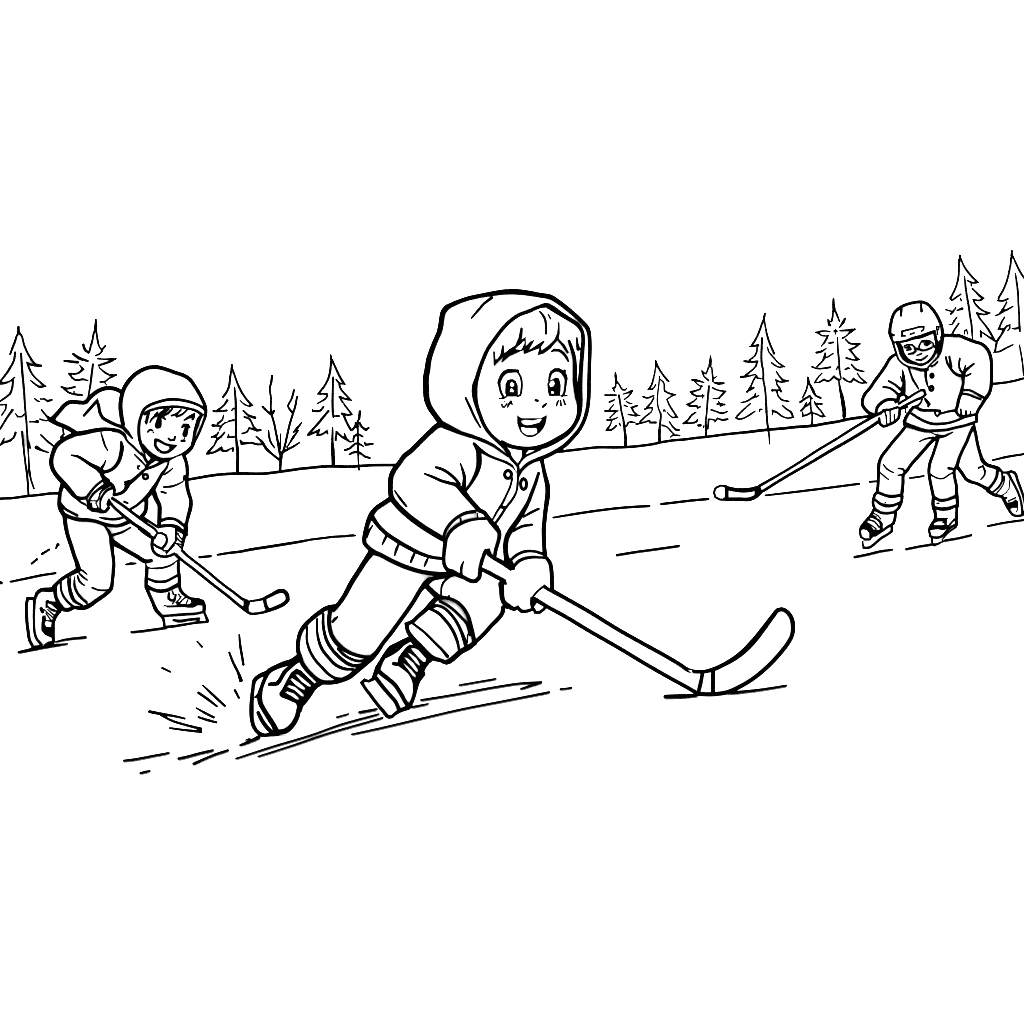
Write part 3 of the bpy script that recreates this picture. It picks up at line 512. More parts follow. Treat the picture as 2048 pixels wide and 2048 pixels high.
# ------------------------------------------------------------------ the skater at the right
D2 = 7.48
man = thing('person', G(1805, 1093), 'bespectacled skater at the right in vented helmet and buttoned jacket, holding a stick out', 'person')
FAT = 1.7
body, sr = part('body', man, D2 + 0.14,
    'P 590,760 640,830 690,900 500,800 300,1050 180,1200 200,1320 300,1370 420,1480 540,1400 560,1280 640,1200 650,1350 630,1480 Q 620,220 500,380 370,530 345,700 340,900 300,980 300,1080 200,1250 140,1330 170,1400 260,1380 400,1250 480,1180 540,1020 580,880 590,720 680,600 830,430 960,310 960,400 '
    '900,600 910,800 960,1000 960,1180 910,1340 980,1380 1150,1230 1170,1000 1170,820 1150,660 1230,640 1320,760 1480,830 1600,900 1750,1000 1820,1130 1880,1120 1830,900 1760,760 1640,660 1490,590 1400,300 P 1370,1480 1390,1400 1460,1240 1530,1100 1540,800 1500,660 1300,560 1060,530 860,860 920,770 955,680 970,600 940,490 860,495 780,525 700,545 560,580 555,660',
    ink='P 650,635,28 668,655,30; 605,640,10 640,642,12; 632,668,14 650,665,14; 830,600,16 855,605,34 888,594,12; 790,572,10 830,578,10 882,580,10;'
        '745,727,10 795,707,12; 735,775,14 790,778,18 830,755,16 862,728,10; 790,820,14 785,870,12; 630,605,8 690,612,8', m=M_SKIN, smooth=False, k=0.3)
FAT = 1.3
helm, sh_ = part('helmet', man, D2 - 0.02,
    'P 480,575 455,530 440,440 455,360 470,300 500,240 560,190 640,155 720,135 800,130 850,145 910,200 960,270 1000,350 1022,420 1027,520 1015,600 1000,690 960,760 880,850 860,885 790,890 720,868 650,852 590,822 540,772 512,705 490,630',
    hole='P 540,580 600,580 700,552 780,540 860,508 925,490 945,540 955,620 945,690 900,755 850,805 790,822 720,800 650,775 610,720 585,660',
    ink='P 480,585,24 455,530,28 440,480,34 442,440,34 455,360,32 470,300,32 500,240,32 560,190,32 640,155,30 720,136,30 800,131,30 850,147,30 910,202,32 960,272,32 1000,352,34 1022,422,34 1027,520,34 1015,602,38 1000,682,32 975,742,18 900,822,16 860,870,18; 470,570,22 490,632,22 512,702,22 540,772,16 590,822,16 650,852,16 720,867,22 790,887,30 860,882,30;'
        '480,580,16 550,577,22 640,560,26 700,537,32 780,520,40 860,490,38 935,462,36; 935,470,30 952,540,34 965,620,34 962,680,34; 1000,575,36 985,690,46; 530,585,44 560,640,58 575,700,56 605,750,56 650,790,48 720,812,32 790,832,24 860,802,24 920,742,28 960,662,32;'
        '570,212,30 566,285,22; 790,120,14 790,180,22 795,235,30; 820,407,20 770,410,20 700,430,20 630,445,20 577,460,22 579,510,22 615,510,16; 820,407,16 817,442,16 795,456,16; 672,490,20 718,475,14; 440,490,26 485,500,26; 470,528,10; 960,405,12 985,405,12 985,440,12 962,440,12 960,405,12; 971,440,10 971,495,10; 1005,525,14; 900,850,16 940,830,18 975,795,14; 870,850,12 920,800,10 990,720,10', k=0.35)
FAT = 1.7
part('glasses', man, -0.004, None, 'P 600,622,10 635,605,10 690,605,10 722,640,16 727,680,20 702,702,20 650,713,16; 720,650,22 755,655,20 795,665,20; 765,625,14 782,590,10 800,562,10 850,557,10 890,567,10 925,590,10 932,622,10 900,645,16 850,665,18 800,672,14 770,660,12 765,625,14; 930,610,10 950,640,14', on=sr)
FAT = 1.3
jacket, sjm = part('jacket', man, D2 - 0.01,
    'P 510,710 560,790 650,852 790,888 860,882 960,780 1030,500 1110,502 1200,506 1300,540 1400,760 1420,1300 1405,1460 1290,1500 1180,1525 1080,1550 950,1562 860,1567 790,1552 700,1522 610,1495 600,1460 620,1410 660,1350 690,1310 600,1260 500,1100 480,900',
    ink='P 1035,500,34 1110,502,34 1200,506,34; 648,850,20 672,922,20 702,1000,24 740,1060,22 762,1097,14; 840,890,24 840,950,30 850,1020,24 865,1072,14; 835,1210,26 862,1248,36 878,1270,34 868,1292,22; 800,1210,16 790,1245,18 750,1285,22 700,1305,32 665,1345,32 622,1410,34 602,1460,38 612,1500,42;'
        '730,1300,32 790,1332,32 870,1337,30 950,1337,30 1000,1342,28; 1010,1372,22 1080,1352,24 1170,1337,26; 685,1372,26 760,1422,28 850,1467,30 920,1487,30 1000,1487,30 1090,1477,26 1180,1452,24 1270,1412,26; 610,1490,48 700,1522,42 790,1552,38 860,1566,34 950,1562,28 1080,1552,26 1180,1527,26 1290,1502,26 1395,1465,28;'
        '940,1345,18 950,1385,20 970,1402,20 990,1385,20 1000,1345,18; 615,1300,14 618,1360,14', k=0.32)
part('button', jacket, -0.004, ellp('P', 910, 950, 33, 38), '', blob=[ellp('P', 910, 950, 33, 38)], on=sjm, k=0.2, smooth=False)
part('button', jacket, -0.004, ellp('P', 904, 1092, 34, 38), ell('P', 904, 1092, 21, 24, 28), on=sjm, k=0.2, smooth=False)
part('sleeve', jacket, D2 - 0.10,
    'P 510,708 450,750 400,830 340,920 280,1000 220,1090 160,1160 138,1220 140,1280 175,1330 230,1375 290,1395 300,1310 350,1250 420,1215 530,1225 600,1175 600,1050 640,950 630,850 560,790',
    ink='P 512,702,20 540,772,16 590,822,16 650,852,16; 510,710,28 450,750,34 400,830,34 340,920,34 280,1000,34 220,1090,34 160,1160,34 138,1220,32 140,1280,34 175,1332,36 230,1377,38 290,1395,38; 583,890,14 595,960,30 600,1050,34 590,1100,56 590,1150,48 540,1175,40 533,1225,34; 428,1010,22 500,1050,24 560,1102,28; 370,1077,22 440,1087,24 500,1127,26 545,1170,30; 560,960,10 577,1012,14; 615,1170,24 645,1192,20; 605,1160,20 625,1195,20;'
        '290,1375,26 300,1310,32 350,1252,34 420,1217,32 470,1215,30 530,1225,24; 500,1232,28 535,1275,28', k=0.35)
part('sleeve', jacket, D2 - 0.08,
    'P 1110,760 1200,515 1290,540 1380,572 1470,602 1530,662 1562,730 1572,800 1574,1000 1565,1080 1545,1150 1490,1215 1380,1185 1235,1155 1230,1110 1255,1030 1250,945 1160,920',
    ink='P 1180,504,32 1210,506,34 1290,537,34 1380,572,34 1470,602,34 1530,662,36 1560,732,36 1572,802,36 1573,900,36 1573,1000,36 1566,1080,36 1546,1150,36 1500,1212,42; 1065,745,22 1080,812,24 1110,862,24 1160,922,28 1220,952,30 1255,950,30; 1102,738,22 1114,800,26 1125,850,24; 1220,760,22 1210,830,22 1225,892,24 1250,922,24;'
        '1375,820,22 1320,862,26 1270,912,36 1255,950,42 1258,1030,28 1245,1092,32 1230,1150,36; 1282,840,14 1265,890,14; 1340,930,20 1290,955,20; 1235,1112,26 1330,1112,24 1400,1147,24 1480,1192,28; 1230,1155,22 1300,1157,22 1380,1187,22 1452,1215,20', k=0.32)
part('glove', man, D2 - 0.10,
    'P 1232,1150 1300,1157 1380,1187 1452,1215 1490,1230 1460,1280 1415,1350 1405,1390 1320,1400 1260,1410 1195,1385 1172,1345 1190,1290 1205,1220',
    ink='P 1230,1150,36 1206,1220,36 1192,1290,34 1177,1347,34 1200,1387,28 1260,1407,36 1320,1397,30 1390,1382,26; 1500,1212,40 1460,1280,34 1417,1350,32 1406,1390,32 1405,1462,32; 1230,1325,20 1236,1382,20; 1288,1345,22 1288,1395,22; 1338,1345,12 1338,1382,12; 1230,1155,22 1300,1157,22 1380,1187,22 1452,1215,20', k=0.3)
part('glove', man, D2 - 0.20,
    'P 330,1400 360,1345 430,1332 540,1300 560,1310 552,1370 540,1425 500,1462 430,1497 370,1517 335,1492 325,1435',
    ink='P 325,1425,24 337,1492,30 370,1515,30 430,1497,30 500,1462,30 540,1422,30 550,1362,32 555,1312,28; 385,1345,18 402,1400,16 406,1480,14; 445,1335,14 449,1470,14; 493,1380,14 493,1445,12; 340,1375,20 370,1335,26 430,1330,26 530,1300,24', k=0.3)
part('trouser_leg', man, D2 + 0.08,
    'Q 1340,150 1385,160 1400,250 1422,380 1452,490 1477,560 1530,605 1600,625 1660,650 1640,740 1600,810 1545,870 1480,845 1410,812 1340,790 1290,760 1250,700 1190,630 1100,500',
    ink='Q 1370,160,45 1397,250,32 1422,380,32 1452,490,32 1478,560,44 1530,607,38 1600,627,38 1650,645,38; 1195,630,38 1250,702,36 1290,762,36 1340,792,36 1410,812,32 1480,847,34 1535,880,46; 1430,640,20 1477,618,18 1500,670,22 1500,710,18 1455,768,14', k=0.3)
part('sock', man, D2 + 0.06,
    'Q 1645,648 1690,680 1755,690 1780,780 1775,870 1740,920 1690,955 1590,942 1530,890 1545,866 1590,812 1628,740',
    ink='Q 1640,655,32 1630,740,28 1590,812,28 1545,866,28; 1690,690,20 1690,780,20 1650,852,20 1590,905,18; 1715,730,12 1711,800,12 1680,860,12 1625,925,12; 1775,785,20 1775,870,22 1740,920,24 1690,952,28; 1535,890,46 1590,932,34 1690,957,32; 1650,645,38 1690,682,26', k=0.3)
skate, sk_ = part('skate', man, D2 + 0.05,
    'Q 1690,952 1740,920 1775,870 1780,790 1755,690 1790,760 1840,850 1880,940 1905,1040 1917,1165 1860,1172 1800,1152 1770,1110 1740,1052 1710,990',
    ink='Q 1690,690,20 1750,692,24 1790,762,26 1840,852,24 1880,942,22 1905,1042,22 1916,1160,24 1860,1172,26 1800,1152,28 1770,1112,28 1740,1052,36 1710,992,36 1690,957,36; 1760,1005,14 1840,968,14; 1690,970,20 1740,970,20',
    blob=['Q 1752,1022 1800,1012 1840,985 1872,1010 1872,1100 1850,1135 1840,1125 1857,1090 1855,1083 1800,1083 1776,1110 1740,1060'], k=0.3)
part('blade', skate, D2 + 0.06,
    'Q 1745,688 1790,675 1830,688 1860,770 1890,850 1920,930 1945,1040 1945,1140 1917,1165 1905,1040 1880,940 1840,850 1790,760',
    ink='Q 1745,688,26 1790,677,28 1830,692,30 1860,770,28 1890,850,28 1920,932,26 1940,1020,24 1950,1100,22 1917,1165,22', k=0.25)
part('trouser_leg', man, D2 + 0.02,
    'Q 960,230 1100,225 1370,165 1370,200 1340,255 1300,350 1250,450 1210,550 1190,620 1165,660 1165,730 1185,830 1190,930 1080,990 1000,993 935,955 910,860 890,760 880,680 890,590 930,480 960,390 985,300',
    ink='Q 988,290,34 960,390,32 930,482,32 891,592,34 881,682,34 891,762,34 911,862,34 931,955,36; 1372,190,34 1340,252,32 1300,352,32 1250,452,32 1210,552,34 1190,622,38 1165,662,28 1166,732,32 1186,832,32 1190,935,38; 900,710,16 960,747,16 1040,757,16 1100,717,16 1150,690,16; 1100,642,30 1150,652,28; 880,247,26 930,277,36 985,292,42 1060,287,24 1100,267,20 1145,247,12; 935,962,28 1000,997,30 1080,992,28 1180,952,32', k=0.32)
part('sock', man, D2 + 0.01,
    'Q 930,955 1000,995 1080,990 1190,945 1205,1060 1180,1060 1100,1088 1010,1092 930,1080 922,1030',
    ink='Q 932,960,36 926,1030,38 932,1090,34; 1193,945,36 1201,1062,32; 940,962,28 1000,997,30 1080,992,28 1180,952,32; 940,1075,28 1010,1092,38 1100,1087,38 1182,1055,26; 972,1030,14 992,1030,14', k=0.3)
skate, sk_ = part('skate', man, D2 - 0.02,
    'Q 932,1080 1010,1092 1100,1087 1195,1060 1190,1260 1100,1320 1040,1390 1000,1405 912,1405 890,1370 875,1330 912,1260 950,1200 955,1150',
    ink='Q 935,1085,36 955,1150,38 952,1200,32 912,1262,28 882,1330,26 895,1380,24 912,1412,22; 1192,1065,32 1187,1200,32 1187,1272,32; 890,1390,24 930,1405,24 1010,1402,26 1050,1372,26 1100,1312,26 1182,1260,20; 1165,1205,20 1110,1268,18; 940,1075,28 1010,1092,38 1100,1087,38 1182,1055,26; 960,1198,14 1085,1196,14; 1060,1280,30 1095,1285,24',
    blob=['Q 945,1210 1085,1190 1082,1270 1104,1290 1055,1328 888,1328 885,1290 920,1240; Q 940,1252 985,1232 1040,1232 1020,1245 1052,1255 1050,1268 938,1268'], k=0.3)
part('blade', skate, D2 - 0.01, 'Q 912,1405 918,1485 950,1492 1010,1465 1090,1385 1190,1290 1190,1255 1100,1315 1040,1390 1000,1405',
    ink='Q 915,1412,22 919,1482,22 950,1487,28 1015,1462,18 1040,1448,14; 1030,1432,12 1090,1362,14 1182,1292,20; 940,1500,14', k=0.2)
part('trouser_leg', man, D2 + 0.0,
    'Q 620,180 700,200 880,245 985,300 900,360 830,440 750,530 680,610 640,670 605,710 598,790 590,880 580,935 480,950 400,938 315,905 322,790 325,690 330,590 360,510 420,430 490,340 560,260',
    ink='Q 625,180,32 560,262,34 490,342,34 420,432,34 360,512,34 330,592,36 325,692,36 322,790,32 315,870,32 310,912,36; 965,305,34 900,362,36 830,442,36 750,532,36 680,612,34 640,672,34 602,712,32 598,792,34 590,882,34 580,960,36; 780,347,14 840,320,18 930,305,26; 380,603,14 420,652,18 490,690,14; 343,688,10 390,732,16 436,766,14; 545,645,16 600,655,22 615,690,20; 545,722,16 600,710,16; 320,910,26 400,942,28 470,957,32 560,942,28', k=0.32)
part('sock', man, D2 - 0.02,
    'Q 310,905 400,940 470,955 560,940 585,930 595,990 580,1010 550,1080 500,1125 420,1140 350,1130 280,1088 265,1040 268,980 285,930',
    ink='Q 315,905,36 285,932,32 268,982,30 265,1042,30 280,1082,30; 587,950,34 581,1012,32 550,1082,32; 320,910,26 400,942,28 470,957,32 560,942,28; 290,990,24 340,1032,30 410,1057,36 490,1052,30 560,1022,26; 280,1092,32 350,1132,28 420,1142,24 500,1127,26 550,1082,28; 400,1020,14', k=0.3)
skate, sk_ = part('skate', man, D2 - 0.05,
    'Q 275,1085 350,1130 420,1140 517,1118 507,1200 490,1255 430,1290 300,1395 235,1430 165,1425 130,1400 118,1350 130,1290 180,1230 245,1150',
    ink='Q 277,1092,32 246,1152,30 181,1232,32 131,1292,26 120,1350,24 131,1402,24 170,1427,22 230,1427,22; 517,1122,32 507,1202,32 492,1252,30 440,1282,26 370,1332,22 285,1392,16; 222,1213,16 280,1230,16 330,1292,14; 250,1180,18 320,1212,20 358,1260,32 355,1302,32; 190,1242,12 240,1267,12 300,1312,12; 275,1140,10 320,1165,12 350,1202,12; 280,1092,32 350,1132,28 420,1142,24 500,1127,26; 265,1165,12 300,1180,12',
    blob=['Q 160,1268 210,1240 275,1318 330,1322 372,1290 375,1312 310,1372 270,1402 240,1432 222,1422 222,1360 196,1330 160,1318 130,1332 132,1295'], k=0.3)
part('blade', skate, D2 - 0.04, 'Q 490,1255 474,1345 430,1370 360,1412 290,1472 215,1530 155,1530 146,1440 230,1430 300,1395 430,1290',
    ink='Q 470,1268,24 472,1340,28 430,1372,26 360,1412,28 290,1472,28 220,1520,28 162,1523,28 153,1490,20 150,1448,12', k=0.25)
stk = thing('hockey_stick', G(1480, 1040), 'slim hockey stick lifted off the ice with black-taped blade, held by the bespectacled skater', 'hockey stick')
part('shaft', stk, D2 - 0.17,
    'P 790,1105 828,1112 840,1160 820,1182 U 1560,370 1390,472 1150,622 850,797 560,967 492,1012 455,965 600,888 900,698 1200,513 1420,392',
    ink='P 795,1110,22 720,1150,24 640,1202,24 540,1262,24; 790,1108,24 825,1115,28 838,1160,28 820,1180,26 740,1217,26 650,1262,26 560,1312,22; U 1440,385,20 1330,442,21 1200,517,19 1050,612,19 900,702,19 750,802,19 600,892,19 460,972,22; 1390,470,24 1300,530,24 1150,622,24 1000,707,24 850,797,22 700,882,22 560,967,22 490,1012,22', k=0.5, m=M_STICK, smooth=False)
part('blade', stk, D2 - 0.15,
    'U 460,975 390,997 300,1002 200,976 150,970 110,1000 106,1040 120,1065 150,1080 300,1082 390,1078 440,1050 482,1018',
    ink='U 458,985,34 390,1002,34 340,1007,34 270,1002,30 205,988,30; 475,1015,30 432,1055,30 387,1075,30 300,1076,28 190,1076,28; 206,985,28 206,1070,28; 445,1000,40 440,1035,36; 205,976,18 160,970,14 125,985,16 108,1025,16 118,1060,16 150,1078,16 195,1080,16', k=0.3, m=M_STICK)

FAT = 1.35
# ------------------------------------------------------------------ trees along the shore
def spruce(bx, by, crown, ink, trunk, label):
    by += 6    # rooted in the snow lip at the edge of the ice
    d = gdep(bx, by)
    t = thing('spruce_tree', G(bx, by), label, 'tree', 'young spruces along the shore')
    o, s = part('crown', t, d, crown, ink, m=M_CROWN, k=0.55, smooth=False, inksmooth=True, thick=0.8)
    part('trunk', t, -0.0025 * d, None, trunk, on=s, thick=0.9)

spruce(57, 991,
    'F 178,160 235,340 300,470 405,538 290,545 442,737 330,742 500,868 340,895 480,1065 385,1095 520,1318 470,1385 290,1340 100,1275 0,1315 -140,1320 -60,1150 -120,900 -20,880 -60,690 60,610 100,430 145,310',
    'F 178,165,26 178,210,28; 175,225,18 160,250,18 145,300,20 125,350,20 95,430,16; 185,215,18 205,240,18 235,340,18 265,410,18 300,470,20 345,525,18 398,538,24; 258,505,14 290,525,20 330,535,22 395,540,26; 265,510,18 285,570,18 320,630,16 380,690,16 435,735,22 380,745,20 350,725,16 295,680,12;'
    '145,410,22 135,480,18 95,560,20 55,620,18 0,690,18; 0,708,30 40,705,24 90,690,14 140,650,14; 125,680,20 115,760,20 95,810,20 60,840,18 0,880,18; 0,915,16 60,912,14 55,950,14 15,1015,14; 120,965,24 60,1050,18 0,1150,18; 150,1185,22 130,1235,18 95,1265,22 40,1280,18 0,1305,20; 40,1240,14 15,1290,20;'
    '150,1000,12 170,1030,16 210,1030,14 235,1005,12; 333,855,12 362,878,16 385,888,10; 390,860,14 430,860,16 460,882,20 500,868,22; 285,1080,12 330,1080,14 362,1078,32; 395,1205,16 450,1260,18 520,1315,16; 352,1328,36 400,1355,20 470,1378,12',
    'F 203,420,20 215,600,22 232,780,20 243,950,18 255,1080,18 265,1250,16 275,1400,16 285,1560,22 300,1640,18 328,1725,18; 212,1175,20 225,1300,20 245,1480,20 262,1600,22 275,1780,20; 268,1250,14 292,1335,16',
    'tall spruce cut by the left picture edge, with doubled trunk lines')
spruce(152, 985,
    'F 927,85 950,300 1022,345 965,440 1122,472 965,540 1122,628 1010,700 1090,830 850,860 590,745 720,700 655,612 780,540 615,490 700,420 800,335 865,400',
    'F 927,95,20 925,160,32 920,200,32; 905,215,18 890,300,18 875,350,18 860,410,16; 932,210,16 945,300,20 962,360,14 985,385,16 1018,348,20; 990,390,18 970,420,14 922,440,14; 805,335,26 822,385,26 855,413,18; 705,423,24 770,468,30 848,492,20; 622,492,22 750,505,26; 768,533,8 800,570,24 755,610,18 665,615,20; 670,618,18 695,655,18 730,678,18 800,668,20 848,682,12; 945,470,14 1000,475,14 1115,472,22 1060,500,22 955,535,20; 958,555,10 1010,600,18 1060,628,18 1118,628,24 1050,665,14 1010,695,14 970,695,18; 1012,700,10 1030,722,10; 594,743,22 640,758,18 722,743,20; 610,755,16 660,795,20 720,815,20 790,822,20; 714,785,10 716,812,14',
    'F 898,525,20 885,620,20 870,740,18 855,820,14 800,1240,14 736,1715,14',
    'spruce with short upturned twigs rising behind the left skater\'s scarf')
spruce(475, 947,
    'H 308,232 345,370 512,635 430,690 540,750 490,775 590,872 480,895 605,1012 330,1075 230,1080 60,1100 110,940 118,825 130,685 215,552 285,430',
    'H 308,240,20 308,285,30; 300,300,16 292,350,20 282,430,20 268,480,20 220,552,20; 318,290,18 345,370,18 390,480,20 440,560,18 502,630,20 480,642,14 440,628,14 388,585,10; 262,583,24 230,630,16 165,680,18; 130,686,22 190,688,18 258,680,20; 303,682,10 322,662,16; 228,725,10 215,770,16 170,805,20; 122,825,28 200,832,12; 185,870,12 200,840,16 240,800,14 262,795,12; 275,785,16 325,772,16; 178,890,12 165,912,18 112,937,20 158,940,16; 237,892,16 200,935,20 165,960,22 140,1010,14 75,1085,22; 68,1098,24 130,1088,18 205,1045,28 222,1075,20 260,1072,18 298,1048,12; 316,1045,20 318,1080,14; 275,910,12 270,940,18 340,935,14;'
    '418,682,14 475,730,20 532,750,28; 428,742,16 480,765,16 520,840,18 550,875,22 585,870,24; 475,850,18 545,872,18; 472,855,14 458,885,16 408,903,16; 390,970,14 405,1000,28 482,995,18; 495,992,20 560,1010,18 605,1010,16',
    'H 333,460,16 345,600,22 347,780,22 350,960,20 362,1060,30 362,1285,32',
    'spruce with a thick lower trunk, just left of the leafless tree')
spruce(666, 931,
    'H 1263,138 1398,428 1345,450 1465,588 1365,610 1478,722 1392,745 1460,875 1430,985 1305,980 1035,925 1150,790 1085,690 1190,600 1130,522 1240,370',
    'H 1263,145,16 1268,190,24; 1264,210,20 1258,290,20 1242,360,20 1210,430,18 1140,520,18 1225,520,18 1230,538,16 1180,588,16 1133,614,14; 1276,190,18 1320,290,20 1360,370,20 1396,425,22 1350,420,16 1316,380,14; 1340,410,14 1360,470,18 1410,530,16 1462,585,16; 1440,578,18 1400,568,18 1350,550,24; 1357,570,14 1400,630,16 1470,720,16 1440,725,18 1372,712,24; 1388,725,20 1420,800,20 1458,868,20; 1193,643,16 1165,680,20 1090,685,22; 1086,672,14; 1240,685,20 1170,770,22 1100,850,20 1050,905,20; 1045,915,28 1090,900,18 1150,870,24 1132,920,16 1170,915,18 1225,880,20 1232,905,14; 1318,885,16 1312,970,16; 1322,890,18 1370,935,20 1420,962,24 1450,985,14 1480,980,14; 1395,905,14 1415,958,22; 1298,735,14 1342,735,20',
    'H 1285,360,18 1285,720,22 1288,750,12; 1280,845,14 1280,900,16 1278,960,20 1283,1060,36 1288,1218,32',
    'taller spruce with a broken trunk line, between the leafless tree and a twiggy sapling')
spruce(717, 939,
    'H 1545,682 1560,820 1632,848 1570,900 1670,1000 1590,1060 1640,1140 1440,1112 1395,1065 1480,1000 1475,930 1462,872 1500,830',
    'H 1545,690,26 1537,760,26; 1530,770,16 1500,830,20 1468,870,20; 1542,800,20 1565,840,20 1605,868,26 1630,848,20; 1480,980,14 1487,930,20 1520,910,20 1572,932,16; 1398,1065,22 1450,1045,20 1500,1000,18 1530,1000,18 1578,1028,12; 1590,990,16 1602,1012,22 1668,1003,22; 1443,1105,18 1495,1082,22 1545,1090,20 1590,1125,20 1640,1140,22; 1500,800,16 1512,845,16; 1490,850,14 1505,800,14',
    'H 1523,780,16 1527,1060,20 1532,1200,14 1536,1252,20',
    'small twiggy spruce sapling nearest the big hooded skater, on the left shore')
spruce(1251, 894,
    'I 262,348 300,470 408,555 490,585 400,700 542,778 505,850 580,908 512,1005 400,1050 290,1060 145,1105 190,960 128,850 230,740 128,643 240,600 228,540',
    'I 262,355,20 266,400,36 272,480,26 262,540,22 233,557,28 250,600,14; 285,470,18 320,520,20 355,575,20 385,580,18 410,556,12; 478,592,36 420,615,20 363,632,14; 470,618,18 430,665,18 378,702,14; 130,645,26 270,645,22; 185,735,26 252,705,16; 240,765,12 185,830,18; 130,850,28 282,850,28 240,890,16 190,935,14; 157,967,28 210,965,24 292,933,14; 215,980,14 190,1040,20 160,1080,30; 143,1098,22 210,1095,22 275,1040,24; 313,1010,18 330,1042,14; 403,725,14 435,745,16 477,755,14; 378,775,18 417,792,16; 542,783,26 470,805,24 500,860,20 545,905,24 580,908,14; 428,893,18 530,912,22; 430,1000,22 405,1052,16; 453,990,24 514,1000,18',
    'I 308,648,26 325,750,24 345,880,22 365,960,24 380,1080,32 393,1200,38 393,1305,38',
    'spruce with a slanting trunk, nearest the big skater\'s hood on the right shore')
spruce(1319, 886,
    'I 780,195 945,465 900,480 910,590 1045,640 940,700 1070,930 975,985 1085,1098 1095,1170 970,1190 790,1015 530,1025 650,880 630,825 700,740 618,667 720,600 685,570 750,430',
    'I 780,203,24 790,240,34; 795,250,26 840,330,22 890,400,22 948,468,26; 780,260,16 770,350,18 748,440,20 725,520,22 690,568,26 735,570,20 782,508,14; 838,440,14 880,475,16 895,510,20 898,590,20 940,615,20 1030,640,28 980,665,18 925,703,16; 930,705,16 950,755,20 1000,840,22 1040,900,24 1060,930,24 1000,935,20 932,868,14; 620,665,26 660,682,22 757,650,18; 757,680,16 720,745,20 665,805,22; 640,825,22 690,810,20 735,805,18 738,830,14 650,920,20 580,985,20; 533,1020,26 600,1005,20 700,975,20 708,1000,22 782,1000,28; 885,850,18 890,830,16 910,855,14; 958,985,16 1000,1050,20 1040,1090,28 1082,1095,26; 868,1035,18 920,1050,18 970,1100,20 1022,1155,18; 970,1190,14 1000,1165,18 1092,1168,20',
    'I 830,405,16 830,850,18 845,880,24 838,1000,22 830,1110,36 830,1245,38',
    'spruce with wide drooping right-hand branches, second from the big skater\'s hood')
spruce(1412, 872,
    'I 1488,130 1520,380 1570,405 1540,470 1665,490 1690,600 1600,690 1675,770 1712,855 1712,965 1470,1070 1135,1015 1250,890 1172,765 1300,690 1222,605 1345,540 1250,440 1400,470 1368,330 1450,300',
    'I 1488,138,16 1488,200,36 1480,265,42; 1460,290,22 1450,320,20 1430,370,20; 1375,330,16 1385,348,26 1415,362,14; 1380,355,18 1400,400,18 1462,455,24; 1505,290,18 1515,380,20 1520,468,22; 1515,440,18 1545,420,14 1570,405,14; 1253,450,30 1310,455,28 1402,482,16; 1280,465,18 1345,525,14 1388,530,12; 1372,522,14 1350,570,18 1290,590,22 1230,605,28; 1245,625,26 1310,658,22 1402,652,16; 1385,635,14 1385,682,14; 1307,688,16 1270,725,18 1185,765,26 1220,785,26 1310,782,24 1322,810,22 1362,792,14; 1298,866,16 1245,900,24 1200,960,22 1140,1010,30 1230,1005,22 1310,985,26 1322,955,14; 1332,1037,34 1358,1035,34; 1398,1045,14 1398,1068,14;'
    '1535,485,14 1590,495,36 1660,490,24; 1512,548,18 1580,580,20 1682,598,22 1630,650,26 1600,685,20 1522,688,14; 1590,725,12 1608,748,12; 1575,760,22 1620,755,22 1668,765,26 1615,785,20; 1498,835,22 1560,855,20 1640,880,26 1708,855,18; 1530,965,18 1545,985,20 1580,945,20 1640,968,24 1708,955,28; 1472,955,16 1530,962,18',
    'I 1468,530,26 1450,720,24 1438,880,20 1425,1000,20 1432,1080,28 1430,1165,28; 1467,955,16 1455,1080,20',
    'spruce with a trunk leaning left at its foot, third from the big skater\'s hood')
spruce(1539, 888,
    'N 450,235 480,500 578,755 545,790 712,925 610,985 750,1105 670,1240 760,1372 700,1420 828,1580 700,1595 540,1500 100,1612 68,1578 200,1440 140,1385 240,1310 205,1250 290,1100 128,1052 250,960 178,850 310,740 245,660 370,460',
    'N 450,240,26 437,300,32; 425,325,22 410,370,24 375,470,24 330,570,24 285,640,26; 250,662,16 300,660,18 360,645,32; 442,320,20 455,400,20 480,520,24 520,640,24 570,755,26; 350,670,18 345,720,20 320,780,20 250,835,20; 185,852,30 280,862,26 352,855,28; 345,880,20 330,920,20 260,985,20 195,1035,20; 140,1055,32 200,1052,24 322,1023,16; 340,1035,18 352,1070,20 398,1077,18; 330,1050,20 300,1100,20 270,1170,20 220,1245,28 260,1220,24 305,1192,24; 328,1265,16 320,1305,28 270,1335,22 210,1370,22 143,1385,18; 335,1315,18 372,1292,14; 266,1395,16 180,1470,22 90,1560,24; 72,1580,20 105,1600,22 190,1582,20 260,1540,22 322,1498,16; 380,1502,14 383,1475,18 412,1473,14;'
    '482,672,16 500,730,16 560,800,18 620,870,18 700,922,26 640,932,18 580,905,22 533,870,16; 597,982,16 640,1050,20 680,1095,26 747,1105,26 660,1122,20 588,1095,24; 600,1100,18 600,1140,18 640,1200,24 658,1245,22; 545,1228,32 600,1225,20 660,1230,18; 605,1235,22 620,1300,18 660,1345,22 758,1370,20; 675,1422,18 730,1470,22 790,1510,24 814,1575,24 740,1587,18 660,1557,22 600,1510,24 550,1492,26 545,1542,16',
    'N 412,555,26 412,900,26 428,980,24 430,1100,24 450,1200,24 462,1330,24 470,1500,28 478,1620,28 490,1720,28 503,1800,24 508,1918,16',
    'large full spruce whose thin trunk runs down past the shore line, fourth from the hood')
